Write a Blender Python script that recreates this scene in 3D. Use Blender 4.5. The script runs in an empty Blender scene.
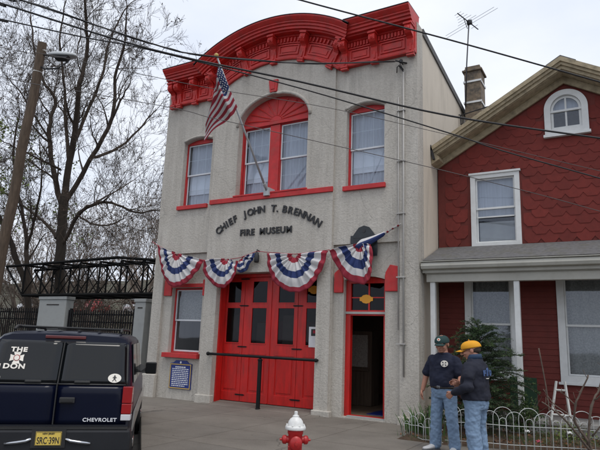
import bpy, bmesh, math, random
from mathutils import Vector, Matrix, noise
from mathutils.geometry import tessellate_polygon
R = math.radians
random.seed(7)
scn = bpy.context.scene
COL = scn.collection

# ------------------------------------------------------------------ materials
def newmat(name):
    m = bpy.data.materials.new(name); m.use_nodes = True
    nt = m.node_tree; b = nt.nodes['Principled BSDF']
    return m, nt, b
def N(nt, t, **kw):
    n = nt.nodes.new(t)
    for k, v in kw.items():
        if k.startswith('i_'):
            n.inputs[k[2:].replace('_', ' ')].default_value = v
        else: setattr(n, k, v)
    return n
def L(nt, a, b): nt.links.new(a, b)
def mat(name, col, rough=.6, metal=0., var=.12, vscale=3., bump=0., bscale=60., bdist=.01, spec=.5, dirt=None, dscale=1.2, damt=.5, coat=0., detail=6., stretch=None):
    m, nt, b = newmat(name)
    tc = N(nt, 'ShaderNodeTexCoord')
    src = tc.outputs['Object']
    if stretch:
        mp = N(nt, 'ShaderNodeMapping'); mp.inputs['Scale'].default_value = stretch
        L(nt, src, mp.inputs['Vector']); svec = mp.outputs['Vector']
    else: svec = src
    nz = N(nt, 'ShaderNodeTexNoise', i_Scale=vscale, i_Detail=detail, i_Roughness=.6)
    L(nt, svec, nz.inputs['Vector'])
    rmp = N(nt, 'ShaderNodeMapRange'); rmp.inputs[1].default_value = .3; rmp.inputs[2].default_value = .7
    rmp.inputs[3].default_value = 1 - var; rmp.inputs[4].default_value = 1 + var
    L(nt, nz.outputs['Fac'], rmp.inputs[0])
    mul = N(nt, 'ShaderNodeMix', data_type='RGBA', blend_type='MULTIPLY'); mul.inputs[0].default_value = 1
    mul.inputs[6].default_value = (*col, 1)
    L(nt, rmp.outputs[0], mul.inputs[7])
    out = mul.outputs[2]
    if dirt:
        n2 = N(nt, 'ShaderNodeTexNoise', i_Scale=dscale, i_Detail=8., i_Roughness=.7)
        L(nt, svec, n2.inputs['Vector'])
        mr = N(nt, 'ShaderNodeMapRange'); mr.inputs[1].default_value = .48; mr.inputs[2].default_value = .7; mr.inputs[4].default_value = damt
        L(nt, n2.outputs['Fac'], mr.inputs[0])
        mx = N(nt, 'ShaderNodeMix', data_type='RGBA'); L(nt, mr.outputs[0], mx.inputs[0])
        L(nt, out, mx.inputs[6]); mx.inputs[7].default_value = (*dirt, 1); out = mx.outputs[2]
    L(nt, out, b.inputs['Base Color'])
    b.inputs['Roughness'].default_value = rough; b.inputs['Metallic'].default_value = metal
    b.inputs['Specular IOR Level'].default_value = spec; b.inputs['Coat Weight'].default_value = coat
    b.inputs['Coat Roughness'].default_value = .05
    if bump:
        n3 = N(nt, 'ShaderNodeTexNoise', i_Scale=bscale, i_Detail=5., i_Roughness=.6)
        L(nt, src, n3.inputs['Vector'])
        bp = N(nt, 'ShaderNodeBump', i_Strength=bump, i_Distance=bdist); L(nt, n3.outputs['Fac'], bp.inputs['Height'])
        L(nt, bp.outputs[0], b.inputs['Normal'])
    return m

def stucco_mat():
    m, nt, b = newmat('stucco')
    tc = N(nt, 'ShaderNodeTexCoord'); o = tc.outputs['Object']
    v = N(nt, 'ShaderNodeTexNoise', i_Scale=21., i_Detail=4., i_Roughness=.6, i_Distortion=.5); L(nt, o, v.inputs['Vector'])
    f = N(nt, 'ShaderNodeTexNoise', i_Scale=60., i_Detail=4.); L(nt, o, f.inputs['Vector'])
    big = N(nt, 'ShaderNodeTexNoise', i_Scale=.9, i_Detail=7., i_Roughness=.65); L(nt, o, big.inputs['Vector'])
    mp = N(nt, 'ShaderNodeMapping'); mp.inputs['Scale'].default_value = (3.5, 3.5, .25); L(nt, o, mp.inputs['Vector'])
    st = N(nt, 'ShaderNodeTexNoise', i_Scale=1.6, i_Detail=6., i_Roughness=.7); L(nt, mp.outputs[0], st.inputs['Vector'])
    cr = N(nt, 'ShaderNodeValToRGB'); cr.color_ramp.elements[0].position = .3; cr.color_ramp.elements[1].position = .7
    cr.color_ramp.elements[0].color = (.35, .320, .278, 1); cr.color_ramp.elements[1].color = (.62, .585, .525, 1)
    ad = N(nt, 'ShaderNodeMath', operation='ADD'); L(nt, big.outputs['Fac'], ad.inputs[0]); L(nt, st.outputs['Fac'], ad.inputs[1])
    a2 = N(nt, 'ShaderNodeMath', operation='MULTIPLY_ADD'); a2.inputs[1].default_value = .36; L(nt, ad.outputs[0], a2.inputs[0])
    a3 = N(nt, 'ShaderNodeMath', operation='MULTIPLY'); a3.inputs[1].default_value = .28; L(nt, v.outputs['Fac'], a3.inputs[0])
    L(nt, a3.outputs[0], a2.inputs[2]); L(nt, a2.outputs[0], cr.inputs[0])
    m2 = N(nt, 'ShaderNodeMapping'); m2.inputs['Scale'].default_value = (2.6, 2.6, .30); L(nt, o, m2.inputs['Vector'])
    s2 = N(nt, 'ShaderNodeTexNoise', i_Scale=1.3, i_Detail=8., i_Roughness=.75); L(nt, m2.outputs[0], s2.inputs['Vector'])
    p2 = N(nt, 'ShaderNodeTexNoise', i_Scale=.45, i_Detail=3.); L(nt, o, p2.inputs['Vector'])
    q2 = N(nt, 'ShaderNodeMath', operation='MULTIPLY'); L(nt, s2.outputs['Fac'], q2.inputs[0]); L(nt, p2.outputs['Fac'], q2.inputs[1])
    r2 = N(nt, 'ShaderNodeMapRange'); r2.inputs[1].default_value = .27; r2.inputs[2].default_value = .38; r2.inputs[3].default_value = 1.; r2.inputs[4].default_value = .80; L(nt, q2.outputs[0], r2.inputs[0])
    # hairline cracks
    w2 = N(nt, 'ShaderNodeVectorMath', operation='MULTIPLY_ADD'); w2.inputs[1].default_value = (.6, .6, .6); L(nt, big.outputs['Color'], w2.inputs[0]); L(nt, o, w2.inputs[2])
    v3 = N(nt, 'ShaderNodeTexVoronoi', feature='DISTANCE_TO_EDGE', i_Scale=.42); L(nt, w2.outputs[0], v3.inputs['Vector'])
    r3 = N(nt, 'ShaderNodeMapRange'); r3.inputs[1].default_value = 0; r3.inputs[2].default_value = .0035; r3.inputs[3].default_value = .72; r3.inputs[4].default_value = 1.; L(nt, v3.outputs['Distance'], r3.inputs[0])
    q3 = N(nt, 'ShaderNodeMath', operation='MULTIPLY'); L(nt, r2.outputs[0], q3.inputs[0]); L(nt, r3.outputs[0], q3.inputs[1])
    q4 = N(nt, 'ShaderNodeMix', data_type='RGBA', blend_type='MULTIPLY'); q4.inputs[0].default_value = 1; L(nt, cr.outputs[0], q4.inputs[6]); L(nt, q3.outputs[0], q4.inputs[7])
    L(nt, q4.outputs[2], b.inputs['Base Color']); b.inputs['Roughness'].default_value = .9; b.inputs['Specular IOR Level'].default_value = .25
    mr = N(nt, 'ShaderNodeMapRange'); mr.inputs[1].default_value = .36; mr.inputs[2].default_value = .62; L(nt, v.outputs['Fac'], mr.inputs[0])
    h = N(nt, 'ShaderNodeMath', operation='MULTIPLY_ADD'); h.inputs[1].default_value = .25
    L(nt, f.outputs['Fac'], h.inputs[0]); L(nt, mr.outputs[0], h.inputs[2])
    bp = N(nt, 'ShaderNodeBump', i_Strength=.36, i_Distance=.011); L(nt, h.outputs[0], bp.inputs['Height']); L(nt, bp.outputs[0], b.inputs['Normal'])
    return m
def glass_mat(name, tint=(.5, .55, .6), refl=.35, rough=.03):
    m, nt, b = newmat(name); nt.nodes.remove(b)
    out = nt.nodes['Material Output']
    tr = N(nt, 'ShaderNodeBsdfTransparent'); tr.inputs[0].default_value = (*tint, 1)
    gl = N(nt, 'ShaderNodeBsdfGlossy'); gl.inputs['Roughness'].default_value = rough; gl.inputs[0].default_value = (.9, .93, 1, 1)
    tc = N(nt, 'ShaderNodeTexCoord')
    nz = N(nt, 'ShaderNodeTexNoise', i_Scale=1.5, i_Detail=1.); L(nt, tc.outputs['Object'], nz.inputs['Vector'])
    bp = N(nt, 'ShaderNodeBump', i_Strength=.08, i_Distance=.02); L(nt, nz.outputs['Fac'], bp.inputs['Height']); L(nt, bp.outputs[0], gl.inputs['Normal'])
    lw = N(nt, 'ShaderNodeLayerWeight', i_Blend=.5)
    pw = N(nt, 'ShaderNodeMath', operation='POWER'); pw.inputs[1].default_value = 4.; L(nt, lw.outputs['Facing'], pw.inputs[0])
    ad = N(nt, 'ShaderNodeMath', operation='MULTIPLY_ADD', use_clamp=True); ad.inputs[1].default_value = .9; ad.inputs[2].default_value = .018 + refl
    L(nt, pw.outputs[0], ad.inputs[0])
    mx = N(nt, 'ShaderNodeMixShader'); L(nt, ad.outputs[0], mx.inputs[0]); L(nt, tr.outputs[0], mx.inputs[1]); L(nt, gl.outputs[0], mx.inputs[2])
    L(nt, mx.outputs[0], out.inputs['Surface'])
    return m
def ground_mat(name, c1, c2, joints=True):
    m, nt, b = newmat(name)
    tc = N(nt, 'ShaderNodeTexCoord'); o = tc.outputs['Object']
    big = N(nt, 'ShaderNodeTexNoise', i_Scale=.7, i_Detail=8., i_Roughness=.7); L(nt, o, big.inputs['Vector'])
    fine = N(nt, 'ShaderNodeTexNoise', i_Scale=45., i_Detail=6., i_Roughness=.8); L(nt, o, fine.inputs['Vector'])
    ad = N(nt, 'ShaderNodeMath', operation='MULTIPLY_ADD'); ad.inputs[1].default_value = .45
    L(nt, fine.outputs['Fac'], ad.inputs[0])
    a4 = N(nt, 'ShaderNodeMath', operation='MULTIPLY'); a4.inputs[1].default_value = .55; L(nt, big.outputs['Fac'], a4.inputs[0]); L(nt, a4.outputs[0], ad.inputs[2])
    cr = N(nt, 'ShaderNodeValToRGB'); cr.color_ramp.elements[0].position = .35; cr.color_ramp.elements[1].position = .65
    cr.color_ramp.elements[0].color = (*c1, 1); cr.color_ramp.elements[1].color = (*c2, 1); L(nt, ad.outputs[0], cr.inputs[0])
    col = cr.outputs[0]
    # slabs: joints and slightly different tone per slab
    if joints:
        br = N(nt, 'ShaderNodeTexBrick', offset=.0, squash=1.)
        br.inputs['Color1'].default_value = (.90, .90, .90, 1); br.inputs['Color2'].default_value = (1.05, 1.04, 1.02, 1); br.inputs['Mortar'].default_value = (.50, .47, .44, 1)
        br.inputs['Scale'].default_value = 1.; br.inputs['Mortar Size'].default_value = .012; br.inputs['Mortar Smooth'].default_value = .3
        br.inputs['Brick Width'].default_value = 1.55; br.inputs['Row Height'].default_value = 1.45
        wb = N(nt, 'ShaderNodeTexNoise', i_Scale=2.5, i_Detail=4.); L(nt, o, wb.inputs['Vector'])
        vm = N(nt, 'ShaderNodeVectorMath', operation='MULTIPLY_ADD'); vm.inputs[1].default_value = (.04, .04, 0)
        L(nt, wb.outputs['Color'], vm.inputs[0]); L(nt, o, vm.inputs[2]); L(nt, vm.outputs[0], br.inputs['Vector'])
        mu = N(nt, 'ShaderNodeMix', data_type='RGBA', blend_type='MULTIPLY'); mu.inputs[0].default_value = .9
        L(nt, col, mu.inputs[6]); L(nt, br.outputs[0], mu.inputs[7]); col = mu.outputs[2]
    # cracks
    wn = N(nt, 'ShaderNodeTexNoise', i_Scale=2.2, i_Detail=5.); L(nt, o, wn.inputs['Vector'])
    v2 = N(nt, 'ShaderNodeVectorMath', operation='MULTIPLY_ADD'); v2.inputs[1].default_value = (.5, .5, 0); L(nt, wn.outputs['Color'], v2.inputs[0]); L(nt, o, v2.inputs[2])
    vo = N(nt, 'ShaderNodeTexVoronoi', feature='DISTANCE_TO_EDGE', i_Scale=.33); L(nt, v2.outputs[0], vo.inputs['Vector'])
    mr = N(nt, 'ShaderNodeMapRange'); mr.inputs[1].default_value = 0; mr.inputs[2].default_value = .006; mr.inputs[3].default_value = .5; mr.inputs[4].default_value = 1; L(nt, vo.outputs['Distance'], mr.inputs[0])
    m3 = N(nt, 'ShaderNodeMix', data_type='RGBA', blend_type='MULTIPLY'); m3.inputs[0].default_value = 1; L(nt, col, m3.inputs[6]); L(nt, mr.outputs[0], m3.inputs[7])
    # small dark spots (gum, oil)
    vs = N(nt, 'ShaderNodeTexVoronoi', i_Scale=3.1, i_Randomness=1.); L(nt, v2.outputs[0], vs.inputs['Vector'])
    ms = N(nt, 'ShaderNodeMapRange'); ms.inputs[1].default_value = .05; ms.inputs[2].default_value = .085; ms.inputs[3].default_value = .7; ms.inputs[4].default_value = 1; L(nt, vs.outputs['Distance'], ms.inputs[0])
    m4 = N(nt, 'ShaderNodeMix', data_type='RGBA', blend_type='MULTIPLY'); m4.inputs[0].default_value = 1; L(nt, m3.outputs[2], m4.inputs[6]); L(nt, ms.outputs[0], m4.inputs[7])
    L(nt, m4.outputs[2], b.inputs['Base Color']); b.inputs['Roughness'].default_value = .85
    bp = N(nt, 'ShaderNodeBump', i_Strength=.3, i_Distance=.006); L(nt, fine.outputs['Fac'], bp.inputs['Height']); L(nt, bp.outputs[0], b.inputs['Normal'])
    return m
def attr_mat(name, col, rough=.85, var=.35):
    m, nt, b = newmat(name)
    a = N(nt, 'ShaderNodeAttribute', attribute_name='tone')
    tc = N(nt, 'ShaderNodeTexCoord')
    nz = N(nt, 'ShaderNodeTexNoise', i_Scale=9., i_Detail=6., i_Roughness=.7); L(nt, tc.outputs['Object'], nz.inputs['Vector'])
    ad = N(nt, 'ShaderNodeMath', operation='MULTIPLY_ADD'); ad.inputs[1].default_value = .8; ad.inputs[2].default_value = .6; L(nt, nz.outputs['Fac'], ad.inputs[0])
    mu = N(nt, 'ShaderNodeMath', operation='MULTIPLY'); L(nt, a.outputs['Fac'], mu.inputs[0]); L(nt, ad.outputs[0], mu.inputs[1])
    mx = N(nt, 'ShaderNodeMix', data_type='RGBA', blend_type='MULTIPLY'); mx.inputs[0].default_value = 1; mx.inputs[6].default_value = (*col, 1); L(nt, mu.outputs[0], mx.inputs[7])
    L(nt, mx.outputs[2], b.inputs['Base Color']); b.inputs['Roughness'].default_value = rough
    n3 = N(nt, 'ShaderNodeTexNoise', i_Scale=90., i_Detail=3.); L(nt, tc.outputs['Object'], n3.inputs['Vector'])
    bp = N(nt, 'ShaderNodeBump', i_Strength=.4, i_Distance=.005); L(nt, n3.outputs['Fac'], bp.inputs['Height']); L(nt, bp.outputs[0], b.inputs['Normal'])
    return m

M = {}
M['stucco'] = stucco_mat()
M['sidewall'] = mat('side_wall_paint', (.62, .55, .455), .85, var=.16, vscale=1.1, bump=.4, bscale=30, bdist=.006, dirt=(.24, .21, .17), dscale=1.1, damt=.55, stretch=(1, 1.6, .3))
M['red'] = mat('cornice_red', (.53, .022, .017), .5, var=.2, vscale=5, dirt=(.26, .055, .045), dscale=4, damt=.6, bump=.12, bscale=30)
M['redflat'] = mat('red_trim', (.50, .022, .024), .6, var=.18, vscale=4, dirt=(.30, .07, .055), dscale=5, damt=.55)
M['reddoor'] = mat('red_door_paint', (.54, .013, .010), .45, var=.16, vscale=3, dirt=(.26, .022, .018), dscale=2.5, damt=.6, bump=.12, bscale=25, stretch=(4, 4, .7))
M['white'] = mat('white_paint', (.68, .69, .68), .5, var=.07, dirt=(.4, .38, .34), dscale=5, damt=.25)
M['alum'] = mat('white_aluminium', (.62, .64, .66), .4, var=.05)
M['glass'] = glass_mat('window_glass', (.86, .89, .92), .03)
M['glassdark'] = glass_mat('dark_glass', (.50, .48, .47), .0)
M['curtain'] = mat('sheer_curtain', (.55, .56, .60), .9, var=.12, vscale=3, stretch=(9, 9, .4))
M['blind'] = mat('white_blind', (.88, .89, .92), .8, var=.04)
M['lace'] = mat('lace_curtain', (.34, .32, .28), .9, var=.3, vscale=32, detail=3)
M['dark'] = mat('dark_interior', (.035, .03, .028), .9, var=.2)
M['black'] = mat('black_iron', (.007, .007, .008), .55, var=.2, vscale=8, spec=.25, bump=.2, bscale=80)
M['truss'] = mat('truss_iron', (.007, .007, .007), .85, var=.2, vscale=8, spec=.15)
M['darkmetal'] = mat('dark_metal', (.035, .035, .038), .5, var=.2, metal=.4)
M['wallpipe'] = mat('grey_pipe', (.40, .385, .36), .6, var=.1, vscale=4)
M['bronze'] = mat('black_plaque', (.018, .022, .026), .4, var=.25, vscale=12)
M['blue'] = mat('blue_plaque', (.012, .03, .19), .4, var=.1)
M['gold'] = mat('gold_paint', (.5, .33, .08), .45, var=.1)
M['letter'] = mat('black_lettering', (.02, .02, .022), .5, var=.2)
M['brightwhite'] = mat('white_lettering', (.75, .76, .78), .5, var=.03)
M['creamrake'] = mat('weathered_wood_trim', (.37, .305, .20), .8, var=.22, vscale=6, dirt=(.12, .10, .065), dscale=9, damt=.6, bump=.4, bscale=40)
M['siding'] = attr_mat('red_hex_shingle', (.158, .021, .015), var=.2)
M['redclap'] = mat('red_lower_siding', (.130, .018, .012), .75, var=.15, vscale=5, bump=.3, bscale=30)
M['shingle'] = mat('grey_roof_shingle', (.12, .118, .12), .9, var=.3, vscale=14, dirt=(.10, .095, .06), dscale=3, damt=.6, bump=.5, bscale=70)
M['gutter'] = mat('gutter_cream', (.42, .41, .36), .5, var=.1, vscale=2, dirt=(.22, .2, .16), dscale=4, damt=.4)
M['conc'] = mat('grey_concrete', (.33, .34, .33), .8, var=.15, vscale=2, dirt=(.18, .18, .17), dscale=2, damt=.5, bump=.2)
M['plinth'] = mat('plinth_concrete', (.30, .29, .27), .9, var=.2, vscale=4, bump=.4, bscale=30)
M['brick'] = mat('chimney_brick', (.19, .145, .10), .9, var=.3, vscale=9, dirt=(.035, .04, .042), dscale=3.5, damt=1., bump=.4, bscale=40)
M['wood'] = mat('pole_wood', (.105, .075, .052), .9, var=.35, vscale=3, stretch=(7, 7, .5), bump=.5, bscale=30, detail=8)
M['cable'] = mat('cable_black', (.016, .016, .018), .6)
M['cablegrey'] = mat('cable_grey', (.09, .08, .075), .6)
M['lampgrey'] = mat('lamp_grey', (.45, .47, .48), .5, var=.06)
M['bark'] = mat('bark', (.042, .032, .024), .95, var=.3, vscale=6, stretch=(3, 3, .6), bump=.5, bscale=25)
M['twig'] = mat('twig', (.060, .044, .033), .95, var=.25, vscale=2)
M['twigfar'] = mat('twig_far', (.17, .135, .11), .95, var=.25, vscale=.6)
M['seed'] = mat('seed_clusters', (.075, .052, .038), .95, var=.3)
M['newleaf'] = mat('spring_leaf', (.17, .22, .06), .8, var=.25, vscale=2)
M['needle'] = mat('needle', (.024, .048, .016), .8, var=.45, vscale=3.5)
M['needlelight'] = mat('needle_light', (.05, .088, .022), .8, var=.35, vscale=3.5)
M['iris'] = mat('iris_leaf', (.05, .105, .025), .6, var=.3, vscale=6)
M['soil'] = mat('soil', (.075, .045, .028), .95, var=.4, vscale=9, dirt=(.04, .07, .02), dscale=5, damt=.5, bump=1., bscale=25, bdist=.03)
M['hillgreen'] = mat('bank_grass', (.055, .052, .03), .95, var=.35, vscale=.5, dirt=(.06, .042, .028), dscale=.7, damt=.6)
M['concwalk'] = ground_mat('sidewalk_concrete', (.105, .093, .079), (.21, .19, .165))
M['asphalt'] = ground_mat('asphalt', (.04, .04, .042), (.075, .073, .07), False)
M['carpaint'] = mat('navy_car_paint', (.002, .004, .016), .28, var=.05, coat=.12, spec=.2)
M['carsilver'] = mat('lower_grey_paint', (.33, .32, .30), .35, var=.05, coat=.6, metal=.3)
M['carglass'] = mat('tinted_car_glass', (.004, .005, .006), .05, var=.0, spec=.45)
M['rubber'] = mat('rubber', (.016, .016, .016), .8)
M['plastic'] = mat('black_plastic', (.018, .018, .018), .55)
M['chrome'] = mat('chrome', (.55, .56, .58), .18, metal=1., var=.03)
M['tail'] = mat('tail_red', (.30, .004, .006), .15, var=.1, coat=1.)
M['clearlens'] = mat('clear_lens', (.6, .6, .62), .15)
M['plate'] = mat('plate_yellow', (.72, .52, .10), .45, var=.05)
M['sticker'] = mat('sticker_white', (.78, .74, .66), .5)
M['stickerred'] = mat('sticker_maroon', (.30, .03, .03), .5)
M['hydred'] = mat('hydrant_red', (.42, .014, .016), .38, var=.15, vscale=10, dirt=(.2, .03, .02), dscale=8, damt=.4, bump=.15, bscale=60)
M['hydwhite'] = mat('hydrant_white', (.72, .72, .70), .45, var=.08, vscale=12, dirt=(.4, .36, .3), dscale=10, damt=.35)
M['skin'] = mat('skin', (.42, .20, .135), .5, var=.1, vscale=12)
M['denim'] = mat('denim', (.165, .245, .36), .85, var=.10, vscale=9, dirt=(.24, .33, .44), dscale=2.2, damt=.3, bump=.3, bscale=160, bdist=.002)
M['navy'] = mat('navy_cotton', (.006, .009, .026), .9, var=.2, vscale=6)
M['jacket'] = mat('dark_jacket', (.008, .010, .022), .85, var=.2, vscale=6)
M['collar'] = mat('denim_collar', (.022, .045, .09), .9)
M['capgreen'] = mat('cap_green', (.012, .040, .038), .85)
M['capyellow'] = mat('cap_yellow', (.68, .31, .012), .8, var=.08)
M['hair'] = mat('hair', (.035, .022, .015), .7)
M['leather'] = mat('belt_leather', (.02, .014, .01), .5)
M['shoe'] = mat('shoe_white', (.5, .5, .5), .6)
M['sole'] = mat('shoe_grey', (.12, .12, .13), .7)
M['eye'] = mat('eye_dark', (.015, .012, .01), .3)
M['lips'] = mat('lips', (.30, .11, .09), .6)
M['fred'] = mat('cloth_red', (.30, .022, .040), .85, var=.12, vscale=7)
M['fwhite'] = mat('cloth_white', (.58, .565, .56), .85, var=.10, vscale=7)
M['fblue'] = mat('cloth_blue', (.018, .034, .125), .85, var=.12, vscale=7)
M['yellow'] = mat('yellow_sign', (.75, .33, .02), .5, var=.06)
M['paper'] = mat('paper', (.66, .67, .68), .7)
M['fencewire'] = mat('pale_fence_wire', (.52, .535, .52), .5, var=.12, vscale=12)
M['greenboard'] = mat('green_board', (.008, .035, .014), .8)
M['orange'] = mat('orange_paint', (.6, .10, .02), .6)
M['carwhite'] = mat('white_car_paint', (.7, .7, .7), .3, coat=1.)
M['interior'] = mat('interior_wall', (.26, .19, .13), .8, var=.2)


M['floorint'] = mat('interior_floor', (.22, .16, .11), .5, var=.3)
M['branch'] = mat('shrub_branch', (.12, .09, .07), .9, var=.3, vscale=12)
M['ladder'] = mat('ladder_white', (.6, .6, .57), .6, var=.08)
M['flower'] = mat('flower_white', (.8, .8, .78), .6)
M['flowerpink'] = mat('flower_pink', (.55, .08, .14), .6)

# ------------------------------------------------------------------ mesh helpers
class MB:
    def __init__(s): s.v = []; s.f = []; s.m = []; s.t = []
    def add(s, vs, fs, mi=0, tone=None):
        o = len(s.v); s.v += [tuple(v) for v in vs]
        s.f += [tuple(i + o for i in f) for f in fs]; s.m += [mi] * len(fs)
        if tone is not None: s.t += [tone] * len(fs)
    def box(s, a, b, mi=0, rot=None, piv=None):
        x0, y0, z0 = a; x1, y1, z1 = b
        vs = [Vector(p) for p in ((x0,y0,z0),(x1,y0,z0),(x1,y1,z0),(x0,y1,z0),(x0,y0,z1),(x1,y0,z1),(x1,y1,z1),(x0,y1,z1))]
        if rot is not None:
            c = Vector(piv) if piv else sum(vs, Vector()) / 8
            vs = [rot @ (v - c) + c for v in vs]
        s.add(vs, [(0,3,2,1),(4,5,6,7),(0,1,5,4),(1,2,6,5),(2,3,7,6),(3,0,4,7)], mi)
        return s
    def poly(s, pts, y0, y1, mi=0, axis='y'):
        """prism of a 2D outline (a,b) between two values of the third axis"""
        n = len(pts)
        if axis == 'y': g = lambda p, t: (p[0], t, p[1])
        elif axis == 'x': g = lambda p, t: (t, p[0], p[1])
        else: g = lambda p, t: (p[0], p[1], t)
        vs = [g(p, y0) for p in pts] + [g(p, y1) for p in pts]
        tri = tessellate_polygon([[Vector((p[0], p[1], 0)) for p in pts]])
        fs = [tuple(t) for t in tri] + [tuple(i + n for i in reversed(t)) for t in tri]
        fs += [(i, (i + 1) % n, (i + 1) % n + n, i + n) for i in range(n)]
        s.add(vs, fs, mi); return s
    def wall(s, outline, holes, y0, y1, mi=0):
        loops = [outline] + holes
        flat = [p for l in loops for p in l]; n = len(flat)
        tri = tessellate_polygon([[Vector((p[0], p[1], 0)) for p in l] for l in loops])
        vs = [(p[0], y0, p[1]) for p in flat] + [(p[0], y1, p[1]) for p in flat]
        fs = [tuple(t) for t in tri] + [tuple(i + n for i in reversed(t)) for t in tri]
        o = 0
        for l in loops:
            k = len(l)
            fs += [(o + i, o + (i + 1) % k, o + (i + 1) % k + n, o + i + n) for i in range(k)]
            o += k
        s.add(vs, fs, mi); return s
    def tube(s, pts, rad, seg=8, mi=0, cap=True, el=1.):
        pts = [Vector(p) for p in pts]; n = len(pts)
        if not isinstance(rad, (list, tuple)): rad = [rad] * n
        vs = []; up = None
        for i, p in enumerate(pts):
            d = (pts[min(i + 1, n - 1)] - pts[max(i - 1, 0)])
            if d.length < 1e-9: d = Vector((0, 0, 1))
            d.normalize()
            if up is None:
                up = Vector((0, 0, 1)) if abs(d.z) < .9 else Vector((1, 0, 0))
            a = d.cross(up)
            if a.length < 1e-6: a = d.orthogonal()
            a.normalize(); b = d.cross(a); pass
            for k in range(seg):
                t = 2 * math.pi * k / seg
                vs.append(p + a * math.cos(t) * rad[i] + b * math.sin(t) * rad[i] * el)
        fs = []
        for i in range(n - 1):
            for k in range(seg):
                k2 = (k + 1) % seg
                fs.append((i * seg + k, i * seg + k2, (i + 1) * seg + k2, (i + 1) * seg + k))
        if cap:
            fs.append(tuple(range(seg))[::-1]); fs.append(tuple((n - 1) * seg + k for k in range(seg)))
        s.add(vs, fs, mi); return s
    def lathe(s, prof, c=(0,0,0), seg=24, mi=0, mtx=None):
        vs = []; n = len(prof)
        for r, z in prof:
            for k in range(seg):
                t = 2 * math.pi * k / seg
                v = Vector((r * math.cos(t), r * math.sin(t), z))
                if mtx: v = mtx @ v
                vs.append(v + Vector(c))
        fs = [(i*seg+k, i*seg+(k+1)%seg, (i+1)*seg+(k+1)%seg, (i+1)*seg+k) for i in range(n-1) for k in range(seg)]
        fs.append(tuple(range(seg))[::-1]); fs.append(tuple((n-1)*seg+k for k in range(seg)))
        s.add(vs, fs, mi); return s
    def ball(s, c, r, seg=16, rings=10, mi=0, mtx=None):
        rx, ry, rz = r if isinstance(r, (tuple, list)) else (r, r, r)
        vs = []; 
        for i in range(rings + 1):
            ph = math.pi * i / rings
            for k in range(seg):
                t = 2 * math.pi * k / seg
                v = Vector((rx * math.sin(ph) * math.cos(t), ry * math.sin(ph) * math.sin(t), rz * math.cos(ph)))
                if mtx: v = mtx @ v
                vs.append(v + Vector(c))
        fs = [(i*seg+k, (i+1)*seg+k, (i+1)*seg+(k+1)%seg, i*seg+(k+1)%seg) for i in range(rings) for k in range(seg)]
        s.add(vs, fs, mi); return s
    def build(s, name, m, parent=None, smooth=False, bevel=0, auto=False):
        me = bpy.data.meshes.new(name); me.from_pydata(s.v, [], s.f); 
        for mm in (m if isinstance(m, (list, tuple)) else [m]): me.materials.append(M[mm] if isinstance(mm, str) else mm)
        me.polygons.foreach_set('material_index', s.m)
        if s.t:
            at = me.attributes.new('tone', 'FLOAT', 'FACE'); at.data.foreach_set('value', s.t)
        bm = bmesh.new(); bm.from_mesh(me); bmesh.ops.remove_doubles(bm, verts=bm.verts, dist=1e-5) if smooth else None
        bmesh.ops.recalc_face_normals(bm, faces=bm.faces); bm.to_mesh(me); bm.free()
        if smooth: me.polygons.foreach_set('use_smooth', [True] * len(me.polygons))
        me.update()
        o = bpy.data.objects.new(name, me); COL.objects.link(o)
        if parent: setpar(o, parent)
        if bevel:
            b = o.modifiers.new('bevel', 'BEVEL'); b.width = bevel; b.segments = 2; b.limit_method = 'ANGLE'; b.angle_limit = R(40)
        if smooth and auto:
            for e in me.edges: pass
            me.set_sharp_from_angle(angle=R(38))
        return o
WROOT = []
def setpar(o, parent):
    o.parent = parent
    if parent in WROOT: o.matrix_parent_inverse = Matrix.Translation(-Vector(parent.location))
def wroot(name, loc, label, cat, group=None):
    """an Empty at the thing's base whose parts are modelled in scene coordinates"""
    e = empty(name, loc, 0, label, cat, group); WROOT.append(e); return e
def tag(o, label=None, cat=None, group=None, kind=None):
    if label: o['label'] = label
    if cat: o['category'] = cat
    if group: o['group'] = group
    if kind: o['kind'] = kind
    return o
def empty(name, loc=(0,0,0), rz=0, label=None, cat=None, group=None):
    o = bpy.data.objects.new(name, None); o.location = loc; o.rotation_euler = (0,0,rz); COL.objects.link(o)
    o.empty_display_size = .1
    return tag(o, label, cat, group)
def rect(x0, x1, z0, z1): return [(x0,z0),(x1,z0),(x1,z1),(x0,z1)]
def archrect(x0, x1, z0, zs, rise, n=16):
    """rectangle whose top is an elliptical arch springing at zs"""
    c = (x0+x1)/2; h = (x1-x0)/2
    return [(x0,z0),(x1,z0)] + [(c + h*math.cos(math.pi*i/n), zs + rise*math.sin(math.pi*i/n)) for i in range(n+1)]
def segrect(x0, x1, z0, zs, rise, n=10):
    return [(x0,z0),(x1,z0)] + [(x1 + (x0-x1)*i/n, zs + rise*(1-(2*i/n-1)**2)) for i in range(n+1)]
def ring(outer, inner, y0, y1, mb=None, mi=0):
    mb = mb or MB(); mb.wall(outer, [inner], y0, y1, mi); return mb
def text_obj(txt, size, mtl, parent=None, name='lettering', depth=.004, bold=0., loc=(0,0,0), rot=(R(90),0,0), align='CENTER', sx=1., spacing=1.):
    c = bpy.data.curves.new(name, 'FONT'); c.body = txt; c.size = size; c.extrude = depth; c.offset = bold; c.align_x = align; c.space_character = spacing
    o = bpy.data.objects.new(name + '_tmp', c); COL.objects.link(o)
    bpy.context.view_layer.update()
    dg = bpy.context.evaluated_depsgraph_get()
    me = bpy.data.meshes.new_from_object(o.evaluated_get(dg)); bpy.data.objects.remove(o)
    me.materials.clear(); me.materials.append(M[mtl])
    ob = bpy.data.objects.new(name, me); COL.objects.link(ob)
    ob.location = loc; ob.rotation_euler = rot; ob.scale = (sx,1,1)
    if parent: setpar(ob, parent)
    return ob

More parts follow.
